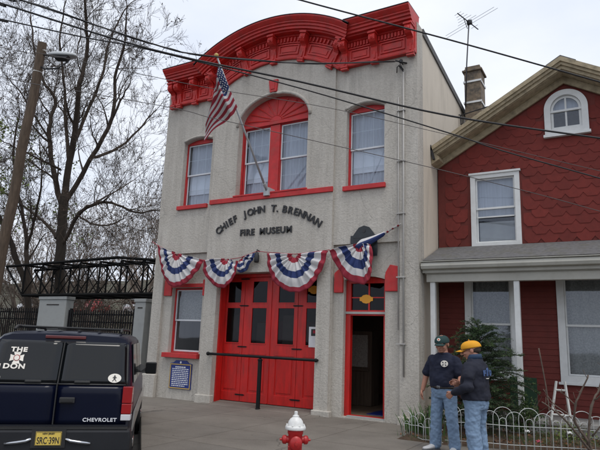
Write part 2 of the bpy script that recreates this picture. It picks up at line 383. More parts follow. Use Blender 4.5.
# ------------------------------------------------------------------ ground, street, sky
G0 = -.27
tag(MB().poly([(-400,-400),(400,-400),(400,400),(-400,400)], G0 - .3, G0, axis='z').build('street', 'asphalt'), kind='structure')
# pavement slab with its kerb: parallel to the facade, then bending away along the drive on the left
kd = Vector((-.713, .701)); kp = Vector((-6.22, 6.32))
k0 = kp - kd * 1.75; k1 = kp + kd * 7.8
slab = [(30, k0.y), (k0.x, k0.y), (k1.x, k1.y), (-12.3, 13.2), (-12.3, 30), (30, 30)]
tag(MB().poly(slab, G0, 0.0, axis='z').build('sidewalk', 'concwalk', bevel=.02), kind='structure')
# apron rising to the garage door
a = MB(); a.add([(-9.3,11.2,.004),(-5.9,11.2,.004),(-6.1,11.80,.07),(-9.1,11.80,.07),(-9.1,11.80,-.1),(-6.1,11.80,-.1),(-9.3,11.2,-.1),(-5.9,11.2,-.1)], [(0,1,2,3),(6,7,1,0),(0,3,4,6),(1,7,5,2)])
tag(a.build('garage_apron', 'concwalk'), kind='structure')
# planting bed
bed = MB(); n = 30; m_ = 14
x0, x1, y0, y1 = -3.66, 2.6, 9.72, 11.86
vs = []
for i in range(n + 1):
    for j in range(m_ + 1):
        x = x0 + (x1 - x0) * i / n; 
        lo = 9.72 + max(0, x + 2.75) * .39; y = lo + (y1 - lo) * j / m_
        e = min(i, n - i, j, m_ - j)
        vs.append((x, y, -.02 if e == 0 else .03 + .06 * noise.noise(Vector((x * 2, y * 2, 0))) + .05))
fs = [(i*(m_+1)+j, (i+1)*(m_+1)+j, (i+1)*(m_+1)+j+1, i*(m_+1)+j+1) for i in range(n) for j in range(m_)]
bed.add(vs, fs); tag(bed.build('garden_soil', 'soil', smooth=True), kind='structure')
# grassy bank beyond the black fence
bank = MB(); n = 40; vs = []
for i in range(n + 1):
    for j in range(n + 1):
        x = -150 + 150 * i / n; y = 19 + 130 * j / n
        h = min(1, max(0, (y - 36) / 30)); h0 = min(1, max(0, (y - 22) / 5))
        vs.append((x, y, G0 + .02 + (h0 * 3.1 + h * 7.5 * (1 - min(1, max(0, (x + 45) / 30)) * .6) + .5 * noise.noise(Vector((x * .1, y * .1, 0))) * (h > 0))))
bank.add(vs, [(i*(n+1)+j, (i+1)*(n+1)+j, (i+1)*(n+1)+j+1, i*(n+1)+j+1) for i in range(n) for j in range(n)])
tag(bank.build('hillside', 'hillgreen', smooth=True), kind='structure')
# ------------------------------------------------------------------ firehouse museum
Y0 = 11.44
MU = wroot('fire_museum', (-7.6, Y0, 0), 'two storey grey stucco firehouse with curved red cornice and red garage doors', 'building')
CX, HW, RISE = -7.63, 1.90, .64
RAD = (HW**2 + RISE**2) / (2 * RISE)
def arcz(x):
    d = x - CX
    return math.sqrt(max(0, RAD*RAD - d*d)) - (RAD - RISE) if abs(d) < HW else 0
XL, XR = -11.33, -3.75
# openings in the facade
op_lw = segrect(-10.60, -9.58, 5.13, 6.98, .10)
op_rw = segrect(-5.50, -4.54, 5.16, 7.05, .12)
op_cw = archrect(-8.66, -6.54, 5.20, 7.16, .72, 22)
op_gd = rect(-9.06, -6.15, .02, 3.22)
op_ll = rect(-10.68, -9.62, 1.16, 2.88)
op_en = segrect(-5.52, -4.53, .03, 2.99, .08)
top = [(XR - (XR - XL) * i / 60, 8.95 + arcz(XR - (XR - XL) * i / 60)) for i in range(61)]
outline = [(XL, -.25), (XR, -.25)] + top
# the lower side bays are set back between the corner and centre piers
rl, rr = rect(-10.98, -9.47, -.2, 3.80), rect(-5.78, -4.17, -.2, 3.80)
w = MB()
w.wall(outline, [op_lw, op_rw, op_cw, op_gd, rl, rr], Y0, Y0 + .08)
w.wall(outline, [op_lw, op_rw, op_cw, op_gd, op_ll, op_en], Y0 + .082, Y0 + .38)
w.build('facade_wall', 'stucco', MU)
b = MB(); bt = [(-5.80 - 3.66*i/40, 8.3 + arcz(-5.80 - 3.66*i/40)) for i in range(41)]
b.wall([(-9.46, -.2), (-5.80, -.2)] + bt, [op_cw, rect(-9.06, -6.15, -.15, 3.22)], Y0 - .055, Y0 - .002)
b.build('centre_bay', 'stucco', MU)
# pier plinths
for nm, (xa, xb, yy, zt) in {'a': (-11.42, -10.95, .06, .58), 'b': (-9.52, -9.02, .10, .20), 'c': (-6.19, -5.74, .10, .12), 'd': (-4.21, -3.70, .05, .16)}.items():
    pb = MB(); pb.box((xa, Y0 - yy, -.2), (xb, Y0 + .05, zt)); pb.build('plinth', 'stucco', MU, bevel=.02)
# side and back walls, roof, floors
s = MB(); s.poly([(Y0 + .382, -.25), (25, -.25), (25, 7.15), (Y0 + .382, 8.93)], XR - .3, XR - .004, axis='x')
s.build('side_wall', 'sidewall', MU)
s = MB(); s.poly([(Y0 + .382, -.25), (25, -.25), (25, 7.15), (Y0 + .382, 8.93)], XL + .004, XL + .3, axis='x')
s.build('side_wall', 'sidewall', MU)
s = MB(); s.box((XL + .31, 24.7, -.25), (XR - .31, 25, 7.1)); s.build('back_wall', 'sidewall', MU)
s = MB(); s.poly([(Y0 + .384, 8.80), (25.1, 7.0), (25.1, 7.17), (Y0 + .384, 8.97)], XL - .03, XR + .03, axis='x'); s.build('roof', 'shingle', MU)
s = MB(); s.box((XL + .31, Y0 + .39, 3.9), (XR - .31, 24.6, 4.1)); s.build('upper_floor', 'floorint', MU)
s = MB(); s.box((XL + .31, Y0 + .39, -.2), (XR - .31, 24.6, .045)); s.build('ground_floor', 'floorint', MU)
s = MB(); s.box((XL + .31, 17.0, .05), (XR - .31, 17.1, 3.88)); s.box((XL + .31, 14.0, 4.11), (XR - .31, 14.1, 8.3)); s.build('inner_wall', 'interior', MU)

# --- cornice: a moulding profile (outward, up) swept along the parapet line
path = [(XL + .06, 0, None)]
def stations():
    out = []
    B = 8.15
    def seg(xa, xb): return [(xa, B, (0, 1)), (xb, B, (0, 1))]
    th = math.asin(HW / RAD); cz = B + RISE - RAD
    nl = Vector((-math.sin(th), math.cos(th))); nr = Vector((math.sin(th), math.cos(th))); up = Vector((0, 1))
    ml = (nl + up) / (1 + nl.dot(up)); mr = (nr + up) / (1 + nr.dot(up))
    out.append((XL + .16, B, (0, 1))); out.append((CX - HW, B, tuple(ml)))
    for i in range(1, 36):
        a = -th + 2 * th * i / 36
        out.append((CX + RAD * math.sin(a), cz + RAD * math.cos(a), (math.sin(a), math.cos(a))))
    out.append((CX + HW, B, tuple(mr))); out.append((XR - .02, B, (0, 1)))
    return out
ST = stations()
def sweep(name, prof, m, parent, bevel=0, bay=True):
    mb = MB(); k = len(prof); vs = []
    for (x, z, nn) in ST:
        for (o, v) in prof: vs.append((x + nn[0] * v, Y0 - o, z + nn[1] * v))
    fs = [(i*k+j, (i+1)*k+j, (i+1)*k+(j+1) % k, i*k+(j+1) % k) for i in range(len(ST)-1) for j in range(k)]
    n = len(vs) - k
    tri = tessellate_polygon([[Vector((p[0], p[1], 0)) for p in prof]])
    fs += [tuple(t) for t in tri] + [tuple(i + n for i in reversed(t)) for t in tri]
    mb.add(vs, fs); return mb.build(name, m, parent)
CO = sweep('cornice', [(-.05,.0),(.12,.0),(.13,.03),(.13,.07),(.095,.09),(.095,.60),(.14,.62),(.14,.66),(.30,.665),(.30,.70),(.37,.705),(.375,.76),(.42,.77),(.425,.82),(.47,.835),(.475,.86),(.50,.88),(.545,.93),(.56,.95),(.56,.985),(.52,.99),(-.2,1.02)], 'red', MU)
sweep('cap_flashing', [(-.22,1.022),(.52,.993),(.575,.985),(.578,1.0),(.52,1.012),(-.22,1.04)], 'darkmetal', CO)
# which way is up on the cornice at x, and where is its foot
def foot(x):
    if abs(x - CX) < HW - .02:
        a = math.asin((x - CX) / RAD); return (8.15 + RISE - RAD) + RAD * math.cos(a), a
    return 8.15, 0
def placed(mb, x):
    z, a = foot(x); rot = Matrix.Rotation(a, 4, 'Y'); T = Matrix.Translation((x, Y0, z))
    mb.v = [tuple(T @ rot @ Vector(v)) for v in mb.v]; return mb
def bracket(x, w=.155):
    m = MB(); h = w / 2
    # scroll bracket profile (outward negative y)
    pr = [(-.08,-.06),(-.15,-.06),(-.16,0),(-.165,.02),(-.135,.04),(-.14,.16),(-.17,.27),(-.16,.33),(-.20,.37),(-.30,.40),(-.345,.45),(-.35,.52),(-.33,.60),(-.345,.61),(-.345,.665),(-.08,.665)]
    m.poly(pr, -h, h, axis='x')
    m.box((-h - .02, -.365, .60), (h + .02, -.09, .645)); m.box((-h - .012, -.175, -.03), (h + .012, -.09, .015))
    m.box((-h - .012, -.165, -.085), (h + .012, -.06, -.045))
    m.box((-.018, -.156, .05), (.018, -.12, .30))
    m.lathe([(.045, 0), (.05, .012), (.03, .022), (.02, .035)], (0, -.345, .50), 12, mtx=Matrix.Rotation(R(90), 4, 'X').to_3x3())
    return placed(m, x)
left_b = [XL + .28, -10.83, -10.24, -9.66]; right_b = [-5.54, -4.78, -3.87]
right_b = [-5.53, -4.75, -3.87]
arc_b = [-9.30, -8.47, -7.62, -6.78, -5.94]
for x in left_b + arc_b + right_b: bracket(x).build('bracket', 'red', CO, bevel=.006)
# raised panels and dentils between brackets
def spaced(mb_fn, xs):
    for x in xs: placed(mb_fn, x)
def panel(xa, xb):
    mid = (xa + xb) / 2; w = (xb - xa) / 2 - .14; m = MB()
    n = 6
    outer, inner = [], []
    mb = MB()
    def strip(u0, u1, v0, v1, o0, o1):
        vs = []
        for i in range(n + 1):
            x = mid + u0 + (u1 - u0) * i / n; z, a = foot(x)
            for (o, v) in ((o0, v0), (o1, v0), (o1, v1), (o0, v1)):
                vs.append((x + math.sin(a) * v, Y0 - o, z + math.cos(a) * v))
        fs = [(i*4+j, (i+1)*4+j, (i+1)*4+(j+1) % 4, i*4+(j+1) % 4) for i in range(n) for j in range(4)] + [(0,1,2,3), tuple(n*4 + q for q in (3,2,1,0))]
        mb.add(vs, fs)
    strip(-w, w, .13, .16, .09, .122); strip(-w, w, .37, .40, .09, .122)
    strip(-w, -w + .03, .16, .37, .09, .122); strip(w - .03, w, .16, .37, .09, .122)
    strip(-w + .08, w - .08, .20, .33, .09, .112)
    strip(-w - .04, w + .04, .43, .455, .09, .13)
    mb.build('frieze_panel', 'red', CO)
    d = MB(); k = max(2, int((2 * w + .1) / .075))
    for i in range(k):
        x = mid - w - .03 + (2 * w + .06) * i / (k - 1)
        q = MB(); q.box((-.020, -.15, .475), (.020, -.09, .585)); placed(q, x); d.add(q.v, q.f)
    d.build('dentils', 'red', CO)
for grp in (left_b, [-9.66] + arc_b, [-5.94] + right_b):
    for a_, b_ in zip(grp[:-1], grp[1:]):
        if b_ - a_ > .45: panel(a_, b_)

# --- sash windows
def sash_window(x0, x1, z0, z1, y, rise=0, shade=.5, frame='redflat', mid=None, cols=3, fw=.035, curtain='curtain', dark=False, parent=None):
    """double hung window: red frame > sash, glass, curtain, blind"""
    out = segrect(x0, x1, z0, z1, rise) if rise else rect(x0, x1, z0, z1)
    fr = ring(out, rect(x0 + fw, x1 - fw, z0 + fw * .8, z1 - fw), y, y + .10).build('window', frame, parent or MU, bevel=.004)
    a, b_, c, d = x0 + fw, x1 - fw, z0 + fw * .8, z1 - fw
    mid = mid or (c + d) / 2
    t = .035
    up = ring(rect(a + .004, b_ - .004, mid - .02, d - .004), rect(a + t, b_ - t, mid + .022, d - t), y + .028, y + .058)
    up.build('upper_sash', 'alum', fr, bevel=.003)
    lo = ring(rect(a + .004, b_ - .004, c + .004, mid + .018), rect(a + t, b_ - t, c + t + .01, mid - .02), y + .062, y + .092)
    lo.build('lower_sash', 'alum', fr, bevel=.003)
    g = MB(); g.box((a + t - .004, y + .040, mid + .018), (b_ - t + .004, y + .044, d - t + .004)); g.box((a + t - .004, y + .074, c + t + .006), (b_ - t + .004, y + .078, mid - .016)); g.build('glass', 'glassdark' if dark else 'glass', fr)
    if cols:
        mu = MB()
        for (za, zb, yy) in ((mid + .02, d - t, y + .048), (c + t, mid - .02, y + .082)):
            for i in range(1, cols):
                x = a + t + (b_ - a - 2*t) * i / cols; mu.box((x - .006, yy, za), (x + .006, yy + .008, zb))
            zz = (za + zb) / 2; mu.box((a + t, yy + .001, zz - .006), (b_ - t, yy + .007, zz + .006))
        mu.build('muntins', 'alum', fr)
    if curtain:
        cu = MB(); n = 40; vs = []
        for i in range(n + 1):
            x = a + (b_ - a) * i / n; yy = y + .17 + .012 * math.sin(i * 1.3) + .006 * math.sin(i * 2.9)
            vs += [(x, yy, c), (x, yy, d)]
        cu.add(vs, [(2*i, 2*i+2, 2*i+3, 2*i+1) for i in range(n)]); cu.build('curtain', curtain, fr, smooth=True)
    if shade:
        bl = MB(); bl.box((a + .03, y + .135, mid - (mid - c) * shade), (b_ - .03, y + .138, mid + .02)); bl.build('blind', 'blind', fr)
    return fr
yw = Y0 + .14
tag(sash_window(-10.60, -9.58, 5.135, 6.98, yw, .095, .62, mid=6.05), 'tall upper left window with grey curtain and half drawn blind')
tag(sash_window(-5.50, -4.54, 5.165, 7.05, yw, .115, .62, mid=6.10), 'tall upper right window with grey curtain and half drawn blind')
tag(sash_window(-10.68, -9.62, 1.17, 2.87, Y0 + .20, 0, 0, mid=2.02, cols=0, curtain=None, dark=False), 'ground floor window left of the garage')
c = MB(); n = 30
for i in range(n): pass
vs = []
for i in range(n + 1):
    x = -10.64 + .99 * i / n; yy = Y0 + .36 + .015 * math.sin(i * 1.1); vs += [(x, yy, 2.04), (x, yy, 2.83)]
c.add(vs, [(2*i, 2*i+2, 2*i+3, 2*i+1) for i in range(n)]); c.build('curtain', 'lace', MU, smooth=True)
# central double window under the fan
big = ring(op_cw, rect(-8.60, -6.60, 5.26, 7.10), yw, yw + .10)
CW = big.build('arched_window', 'redflat', MU)
m = MB(); m.box((-7.77, yw - .02, 5.262), (-7.47, yw + .098, 7.098)); m.build('mullion', 'redflat', CW, bevel=.01)
m = MB(); m.box((-8.64, yw - .05, 7.11), (-6.56, yw + .02, 7.20)); m.build('transom_rail', 'redflat', CW, bevel=.01)
f = MB()
for k in range(9):
    a_ = math.pi * (k + .5) / 9.0; ca, sa = math.cos(a_), math.sin(a_)
    c0 = Vector((-7.6 + .20 * ca, yw - .004, 7.22 + .15 * sa)); c1 = Vector((-7.6 + .93 * ca, yw - .004, 7.22 + .60 * sa))
    f.tube([c0, c1], [.010, .028], 6)
f.tube([(-7.6 + .19 * math.cos(math.pi*i/12), yw - .006, 7.22 + .14 * math.sin(math.pi*i/12)) for i in range(13)], .014, 6)
f.build('fan_ribs', 'red', CW)
f = MB(); f.poly([(-7.78,7.21),(-7.42,7.21)] + [(-7.6 + .17*math.cos(math.pi*i/10), 7.22 + .12*math.sin(math.pi*i/10)) for i in range(11)], yw - .03, yw + .01); f.build('fan_hub', 'redflat', CW)
for xa, xb in ((-8.585, -7.775), (-7.465, -6.615)):
    sash_window(xa, xb, 5.265, 7.095, yw + .005, 0, .60 if xa < -8 else 0, frame='redflat', mid=6.16, fw=.012, parent=CW).name = 'sash_pair'
k = MB(); k.poly([(-7.70, 7.93), (-7.50, 7.93), (-7.47, 8.27), (-7.75, 8.27)], Y0 - .11, Y0 - .03); k.box((-7.67, Y0 - .125, 8.0), (-7.55, Y0 - .10, 8.2)); k.build('keystone', 'redflat', MU, bevel=.01)
# hood mouldings of rough stucco over the upper openings
def hood(pts, y0, r, nm='window_hood'):
    MB().tube([(x, y0, z) for x, z in pts], r, 8).build(nm, 'stucco', MU, smooth=True)
hood([(-7.6 + 1.11*math.cos(math.pi*i/24), 7.14 + .77*math.sin(math.pi*i/24)) for i in range(25)], Y0 - .055, .045)
hood([(-10.60 + 1.0*i/12, 7.02 + .10*(1-(2*i/12-1)**2)) for i in range(13)], Y0 - .003, .035)
hood([(-5.54 + 1.04*i/12, 7.09 + .12*(1-(2*i/12-1)**2)) for i in range(13)], Y0 - .003, .035)
# sills and band
for nm, a_, b_ in (('sill_band', (-9.47, Y0 - .10, 5.065), (-5.79, Y0 - .05, 5.19)), ('window_sill', (-10.66, Y0 - .07, 5.02), (-9.60, Y0 + .13, 5.13)), ('window_sill', (-5.55, Y0 - .07, 5.05), (-4.50, Y0 + .13, 5.16)), ('window_sill', (-10.78, Y0 - .05, 1.045), (-9.58, Y0 + .19, 1.165)), ('sill_band', (-8.70, Y0 - .11, 5.192), (-6.50, Y0 + .13, 5.235))):
    s = MB(); s.box(a_, b_); s.build(nm, 'redflat', MU, bevel=.008)
# red impost blocks beside the lower openings
for (a_, b_) in (((-10.95, Y0 + .0, 2.66), (-10.69, Y0 + .081, 3.08)), ((-9.60, Y0 + .0, 2.66), (-9.475, Y0 + .081, 3.08))):
    s = MB(); s.box((a_[0], Y0 + .03, a_[2]), (b_[0], Y0 + .09, b_[2])); s.build('impost_block', 'redflat', MU, bevel=.01)
s = MB(); s.box((-10.685, Y0 + .04, 2.885), (-9.605, Y0 + .2, 2.98)); s.build('window_head', 'redflat', MU)
for pts in ([(-5.75,2.70),(-5.53,2.70),(-5.53,3.00),(-5.58,3.20),(-5.64,3.24),(-5.75,3.14)], [(-4.52,2.72),(-4.22,2.72),(-4.22,3.26),(-4.40,3.30),(-4.50,3.14),(-4.52,3.04)]):
    s = MB(); s.poly(pts, Y0 + .02, Y0 + .10); s.build('impost_block', 'redflat', MU, bevel=.012)

# --- garage doors, four leaves
yd = Y0 + .33
gx = [-9.30, -8.44, -7.62, -6.85, -5.95]
GD = wz = None
fr = MB(); fr.box((-9.06, yd - .22, .03), (-9.02, yd - .02, 3.20)); fr.box((-6.19, yd - .22, .03), (-6.153, yd - .02, 3.20)); fr.box((-9.06, yd - .10, 3.14), (-6.153, yd - .02, 3.215)); fr.build('garage_frame', 'reddoor', MU)
cols = [(-8.97, -8.56), (-8.19, -7.76), (-7.41, -6.96), (-6.62, -6.20)]
for i in range(4):
    xa, xb = gx[i] + .005, gx[i+1] - .005; wa, wb = cols[i]
    holes = [rect(wa, wb, 2.50, 3.03), rect(wa, wb, 1.50, 2.36), rect(wa - .03, wb + .03, .30, 1.20)]
    d = MB(); d.wall(rect(xa, xb, .08, 3.25), holes, yd, yd + .05)
    d.box((xa + .02, yd + .022, .2), (xb - .02, yd + .045, 1.3))
    d.box((wa + .02, yd + .006, .36), (wb - .02, yd + .03, 1.14))
    leaf = d.build('garage_door_leaf', 'reddoor', MU, bevel=.005)
    g = MB(); g.box((wa - .01, yd + .02, 2.49), (wb + .01, yd + .026, 3.04)); g.box((wa - .01, yd + .02, 1.49), (wb + .01, yd + .026, 2.37)); g.build('glass', 'glassdark', leaf)
    hb = MB(); hb.box((wa + .02, yd + .25, 1.2), (wb - .05, yd + .27, 2.2 - .2 * (i % 2)), rot=Matrix.Rotation(.2 * i, 3, 'Z')); hb.build('inner_fitting', 'plinth', leaf)
    for (e_, z_) in ((.02, 2.475), (.02, 1.475), (.05, 1.225)): m = MB(); m.box((wa - e_, yd - .012, z_), (wb + e_, yd - .002, z_ + .022)); m.build('rail_moulding', 'reddoor', leaf)
for x in (-8.44, -6.85):
    for z in (.24, 1.40, 2.42, 3.10):
        h = MB(); h.poly([(x - .15, z + .002), (x - .11, z - .017), (x + .11, z - .017), (x + .15, z + .002), (x + .11, z + .015), (x - .11, z + .015)], yd - .014, yd - .003); h.build('strap_hinge', 'black', MU)
h = MB(); h.box((-7.632, yd - .016, .1), (-7.608, yd - .002, 3.12)); h.build('meeting_strip', 'reddoor', MU)

# --- entrance
ye = Y0 + .20
ef = MB(); ef.wall(segrect(-5.52, -4.53, .03, 2.985, .078), [rect(-5.40, -4.60, .06, 2.20), rect(-5.40, -4.60, 2.32, 2.92)], ye, ye + .12)
EF = ef.build('door_frame', 'reddoor', MU, bevel=.006)
m = MB(); m.box((-4.99, ye + .04, 2.32), (-4.955, ye + .075, 2.92)); m.box((-5.40, ye + .045, 2.59), (-4.60, ye + .07, 2.615)); m.build('transom_bars', 'reddoor', EF)
g = MB(); g.box((-5.41, ye + .055, 2.31), (-4.59, ye + .059, 2.93)); g.build('transom_glass', 'glassdark', EF)
m = MB(); m.box((-5.52, ye - .03, 2.235), (-4.53, ye - .001, 2.285)); m.build('transom_ledge', 'wallpipe', EF)
d = MB(); d.box((-4.66, ye + .13, .07), (-4.61, ye + .95, 2.19)); dl = d.build('open_door', 'reddoor', EF)
h = MB(); h.ball((-4.69, ye + .85, 1.08), .028); h.tube([(-4.66, ye + .85, 1.08), (-4.69, ye + .85, 1.08)], .012); h.build('door_knob', 'chrome', dl, smooth=True)
m = MB(); m.box((-5.42, Y0 + .10, .0), (-4.54, ye + .14, .055)); m.build('threshold', 'conc', MU, bevel=.008)
m = MB(); m.box((-5.2, ye + .5, .046), (-4.7, ye + 1.4, .058)); m.build('door_mat', 'blue', MU)
# a cabinet and a bench just inside, dimly seen through the doorway
s = MB(); s.box((-6.6, 13.6, .05), (-5.7, 14.1, 1.9)); s.box((-6.55, 13.55, .9), (-5.75, 13.598, .95)); s.build('display_cabinet', 'wood', MU, bevel=.01)
s = MB(); s.box((-6.5, 13.57, 1.0), (-5.8, 13.597, 1.8)); s.build('cabinet_glass', 'lace', MU)
s = MB(); s.box((-8.9, 13.2, .4), (-6.9, 15.5, 1.5)); s.box((-8.8, 13.0, 1.5), (-7.0, 14.2, 2.1)); s.build('engine_body', 'reddoor', MU, bevel=.05)
# yellow shield signs in the glass
def shield(x, z, y, w=.30):
    h = w * .42
    s = MB(); s.poly([(x - w/2, z + h*.3), (x - w*.36, z + h*.35), (x - w*.25, z + h*.62), (x, z + h*.75), (x + w*.25, z + h*.62), (x + w*.36, z + h*.35), (x + w/2, z + h*.3), (x + w/2, z - h*.3), (x + w*.36, z - h*.35), (x + w*.25, z - h*.62), (x, z - h*.75), (x - w*.25, z - h*.62), (x - w*.36, z - h*.35), (x - w/2, z - h*.3)], y, y + .008)
    return s
tag(shield(-5.04, 2.57, ye + .036, .32).build('window_sign', 'yellow'), 'yellow shield shaped sign in the glass above the open entrance door', 'sign')
tag(shield(-6.42, 2.80, yd - .012, .32).build('window_sign', 'yellow'), 'yellow shield shaped sign at the top right pane of the garage door', 'sign')
P = wroot('paper_notice', (-6.34, yd - .01, 1.5), 'white paper notice taped to the right garage door', 'notice')
s = MB(); s.box((-6.52, yd - .020, 1.46), (-6.22, yd - .015, 1.93)); s.build('sheet', 'paper', P)
s = MB(); s.box((-6.46, yd - .0225, 1.72), (-6.28, yd - .0205, 1.88)); s.build('picture', 'plastic', P)
s = MB(); s.box((-6.41, yd - .0245, 1.78), (-6.33, yd - .0227, 1.85)); s.build('picture_mark', 'fred', P)

# --- conduits and the insulator
def pipe(pts, r=.018, m='wallpipe', nm='conduit', par=MU): return MB().tube(pts, r, 8).build(nm, m, par, smooth=True)
pipe([(-4.07, Y0 - .03, 7.75), (-4.07, Y0 - .03, .95)], .020)
pipe([(-4.19, Y0 - .025, 7.15), (-4.19, Y0 - .025, 1.9)], .014)
for z in (1.6, 3.0, 4.4, 5.6, 6.8):
    s = MB(); s.box((-4.23, Y0 - .055, z), (-4.03, Y0 - .001, z + .025)); s.build('pipe_clamp', 'wallpipe', MU)
loop = [(-4.07 - .10 * math.sin(t * .5) , Y0 - .05 - .02 * math.sin(t), 7.75 + .16 * math.sin(t * .45) ) for t in [i * .45 for i in range(15)]]
pipe(loop, .012, 'cable', 'cable_loop')
pipe([(-4.07, Y0 - .05, 7.78), (-4.13, Y0 - .09, 7.92), (-4.20, Y0 - .10, 7.86), (-4.22, Y0 - .06, 7.74)], .012, 'cable', 'cable_loop')
s = MB(); s.lathe([(.03, 0), (.045, .02), (.03, .04), (.045, .06), (.02, .09)], (-4.10, Y0 - .12, 7.93), 12); s.tube([(-4.10, Y0, 7.96), (-4.10, Y0 - .12, 7.96)], .015); s.tube([(-4.0, Y0, 7.96), (-4.22, Y0 - .16, 8.0)], .018); s.build('insulator', 'darkmetal', MU, smooth=True)
# --- lettering
arc_txt = "CHIEF  JOHN  T. BRENNAN"
adv = {'I': .085, '.': .075, ' ': .085, 'M': .2, 'N': .172, 'H': .172, 'J': .145, 'E': .15, 'F': .145, 'T': .15, 'C': .165, 'O': .178, 'B': .165, 'R': .165, 'A': .172}
tot = sum(adv[ch] for ch in arc_txt)
acx, ahw, arise = -7.63, 1.50, .50
ar = (ahw**2 + arise**2) / (2 * arise); ath = math.asin(ahw / ar); scale = 2 * ath * ar / tot
pos = 0; mats = []
for ch in arc_txt:
    w_ = adv[ch]; a_ = -ath + (pos + w_ / 2) * scale / ar; pos += w_
    if ch == ' ': continue
    o = text_obj(ch, .245, 'letter', None, 'letter', .012, .0065, (acx + ar * math.sin(a_), Y0 - .075, 4.22 + arise - ar + ar * math.cos(a_) - .0), (R(90), a_, 0))
    o.name = 'raised_letter'; mats.append(o)
for o in mats: setpar(o, MU)
text_obj('FIRE', .225, 'letter', MU, 'raised_word', .012, .0065, (-8.19, Y0 - .075, 4.16), (R(90), 0, 0), spacing=1.12)
text_obj('MUSEUM', .225, 'letter', MU, 'raised_word', .012, .0065, (-7.34, Y0 - .075, 4.16), (R(90), 0, 0), spacing=1.12)

# --- plaques
BP = wroot('blue_plaque', (-10.15, Y0 + .05, .28), 'blue history plaque with gold border below the lower left window', 'plaque')
s = MB(); s.poly([(-10.52,.26),(-9.79,.26),(-9.79,.90),(-9.90,.92),(-9.98,.98),(-10.33,.98),(-10.41,.92),(-10.52,.90)], Y0 + .045, Y0 + .081); s.build('panel', 'blue', BP, bevel=.004)
ring(rect(-10.51, -9.80, .27, .89), rect(-10.485, -9.825, .295, .865), Y0 + .040, Y0 + .044).build('border', 'gold', BP)
s = MB(); random.seed(3)
for r_ in range(11):
    z = .81 - r_ * .047; x = -10.43; xe = -9.88 - (0.1 if r_ in (10,) else 0)
    if r_ == 0: x = -10.33; xe = -9.98
    while x < xe:
        l_ = random.uniform(.03, .085); l_ = min(l_, xe - x)
        s.box((x, Y0 + .041, z - (.011 if r_ else .016)), (x + l_, Y0 + .044, z + (.011 if r_ else .016))); x += l_ + .016
s.build('text_lines', 'brightwhite', BP)
s = MB(); s.lathe([(.03, 0), (.03, .006)], (-10.155, Y0 + .043, .93), 12, mtx=Matrix.Rotation(R(90), 3, 'X')); s.build('emblem', 'brightwhite', BP)
KP = wroot('black_plaque', (-5.02, Y0 - .01, 3.52), 'black cast metal plaque with curved top above the entrance', 'plaque')
pl = [(-5.33,3.50),(-4.68,3.50),(-4.68,3.98),(-4.74,3.98),(-4.79,4.05),(-4.88,4.16),(-5.005,4.20),(-5.13,4.16),(-5.22,4.05),(-5.27,3.98),(-5.33,3.98)]
s = MB(); s.poly(pl, Y0 - .035, Y0 - .003); s.build('panel', 'bronze', KP, bevel=.006)
s = MB()
for r_ in range(7):
    z = 3.92 - r_ * .055; x = -5.26; xe = -4.76
    while x < xe:
        l_ = min(random.uniform(.03, .09), xe - x); s.box((x, Y0 - .040, z - .010), (x + l_, Y0 - .036, z + .010)); x += l_ + .02
s.build('text_lines', 'darkmetal', KP)
s = MB(); s.lathe([(.045, 0), (.045, .008)], (-5.005, Y0 - .036, 4.08), 14, mtx=Matrix.Rotation(R(90), 3, 'X')); s.build('emblem', 'darkmetal', KP)
# small dark bell-shaped lamp over the garage
LT = wroot('wall_lamp', (-7.80, Y0 - .1, 3.45), 'small dark wall lamp hanging above the garage doors', 'lamp')
s = MB(); s.lathe([(.02, .26), (.045, .24), (.05, .20), (.065, .17), (.065, .03), (.05, 0)], (-7.80, Y0 - .16, 3.44), 14); s.build('housing', 'darkmetal', LT, smooth=True)
s = MB(); s.tube([(-7.80, Y0 - .05, 3.74), (-7.80, Y0 - .16, 3.76), (-7.80, Y0 - .16, 3.68)], .014); s.build('arm', 'darkmetal', LT, smooth=True)
# --- black pipe rail before the garage doors
PR = wroot('pipe_rail', (-7.5, Y0 - .15, 0), 'black pipe rail on a single post across the garage doors', 'railing')
yr = Y0 - .14
s = MB(); s.tube([(-9.12, yr, 1.20), (-6.08, yr, 1.185)], .032, 12); s.ball((-9.13, yr, 1.20), .048); s.ball((-6.07, yr, 1.185), .045); s.build('rail', 'black', PR, smooth=True)
s = MB(); s.tube([(-9.13, yr, 1.20), (-9.13, Y0 - .05, 1.20)], .025, 10); s.tube([(-6.07, yr, 1.185), (-6.07, Y0 - .05, 1.185)], .025, 10); s.build('wall_bracket', 'black', PR, smooth=True)
s = MB(); s.lathe([(.062, 0), (.062, .02), (.05, .03), (.05, 1.10), (.062, 1.11), (.062, 1.13), (.02, 1.16)], (-7.56, yr, .0), 16); s.build('post', 'black', PR, smooth=True, auto=True)

# --- flag on its pole
FP = wroot('flagpole', (-7.62, Y0 - .05, 5.22), 'slanting white flagpole with gold ball bracketed to the middle window', 'flagpole')
pa, pb_ = Vector((-7.62, 11.30, 5.26)), Vector((-7.53, 8.93, 7.73))
MB().tube([pa, pb_], [.028, .018], 10).build('pole', 'lampgrey', FP, smooth=True)
s = MB(); s.ball(tuple(pb_ + (pb_ - pa).normalized() * .04), .05); s.build('ball', 'gold', FP, smooth=True)
s = MB(); s.tube([pa + Vector((0, .2, -.1)), pa + (pb_ - pa) * .06], .045, 10); s.box((-7.70, 11.28, 5.13), (-7.54, Y0 + .12, 5.33)); s.build('bracket', 'lampgrey', FP)
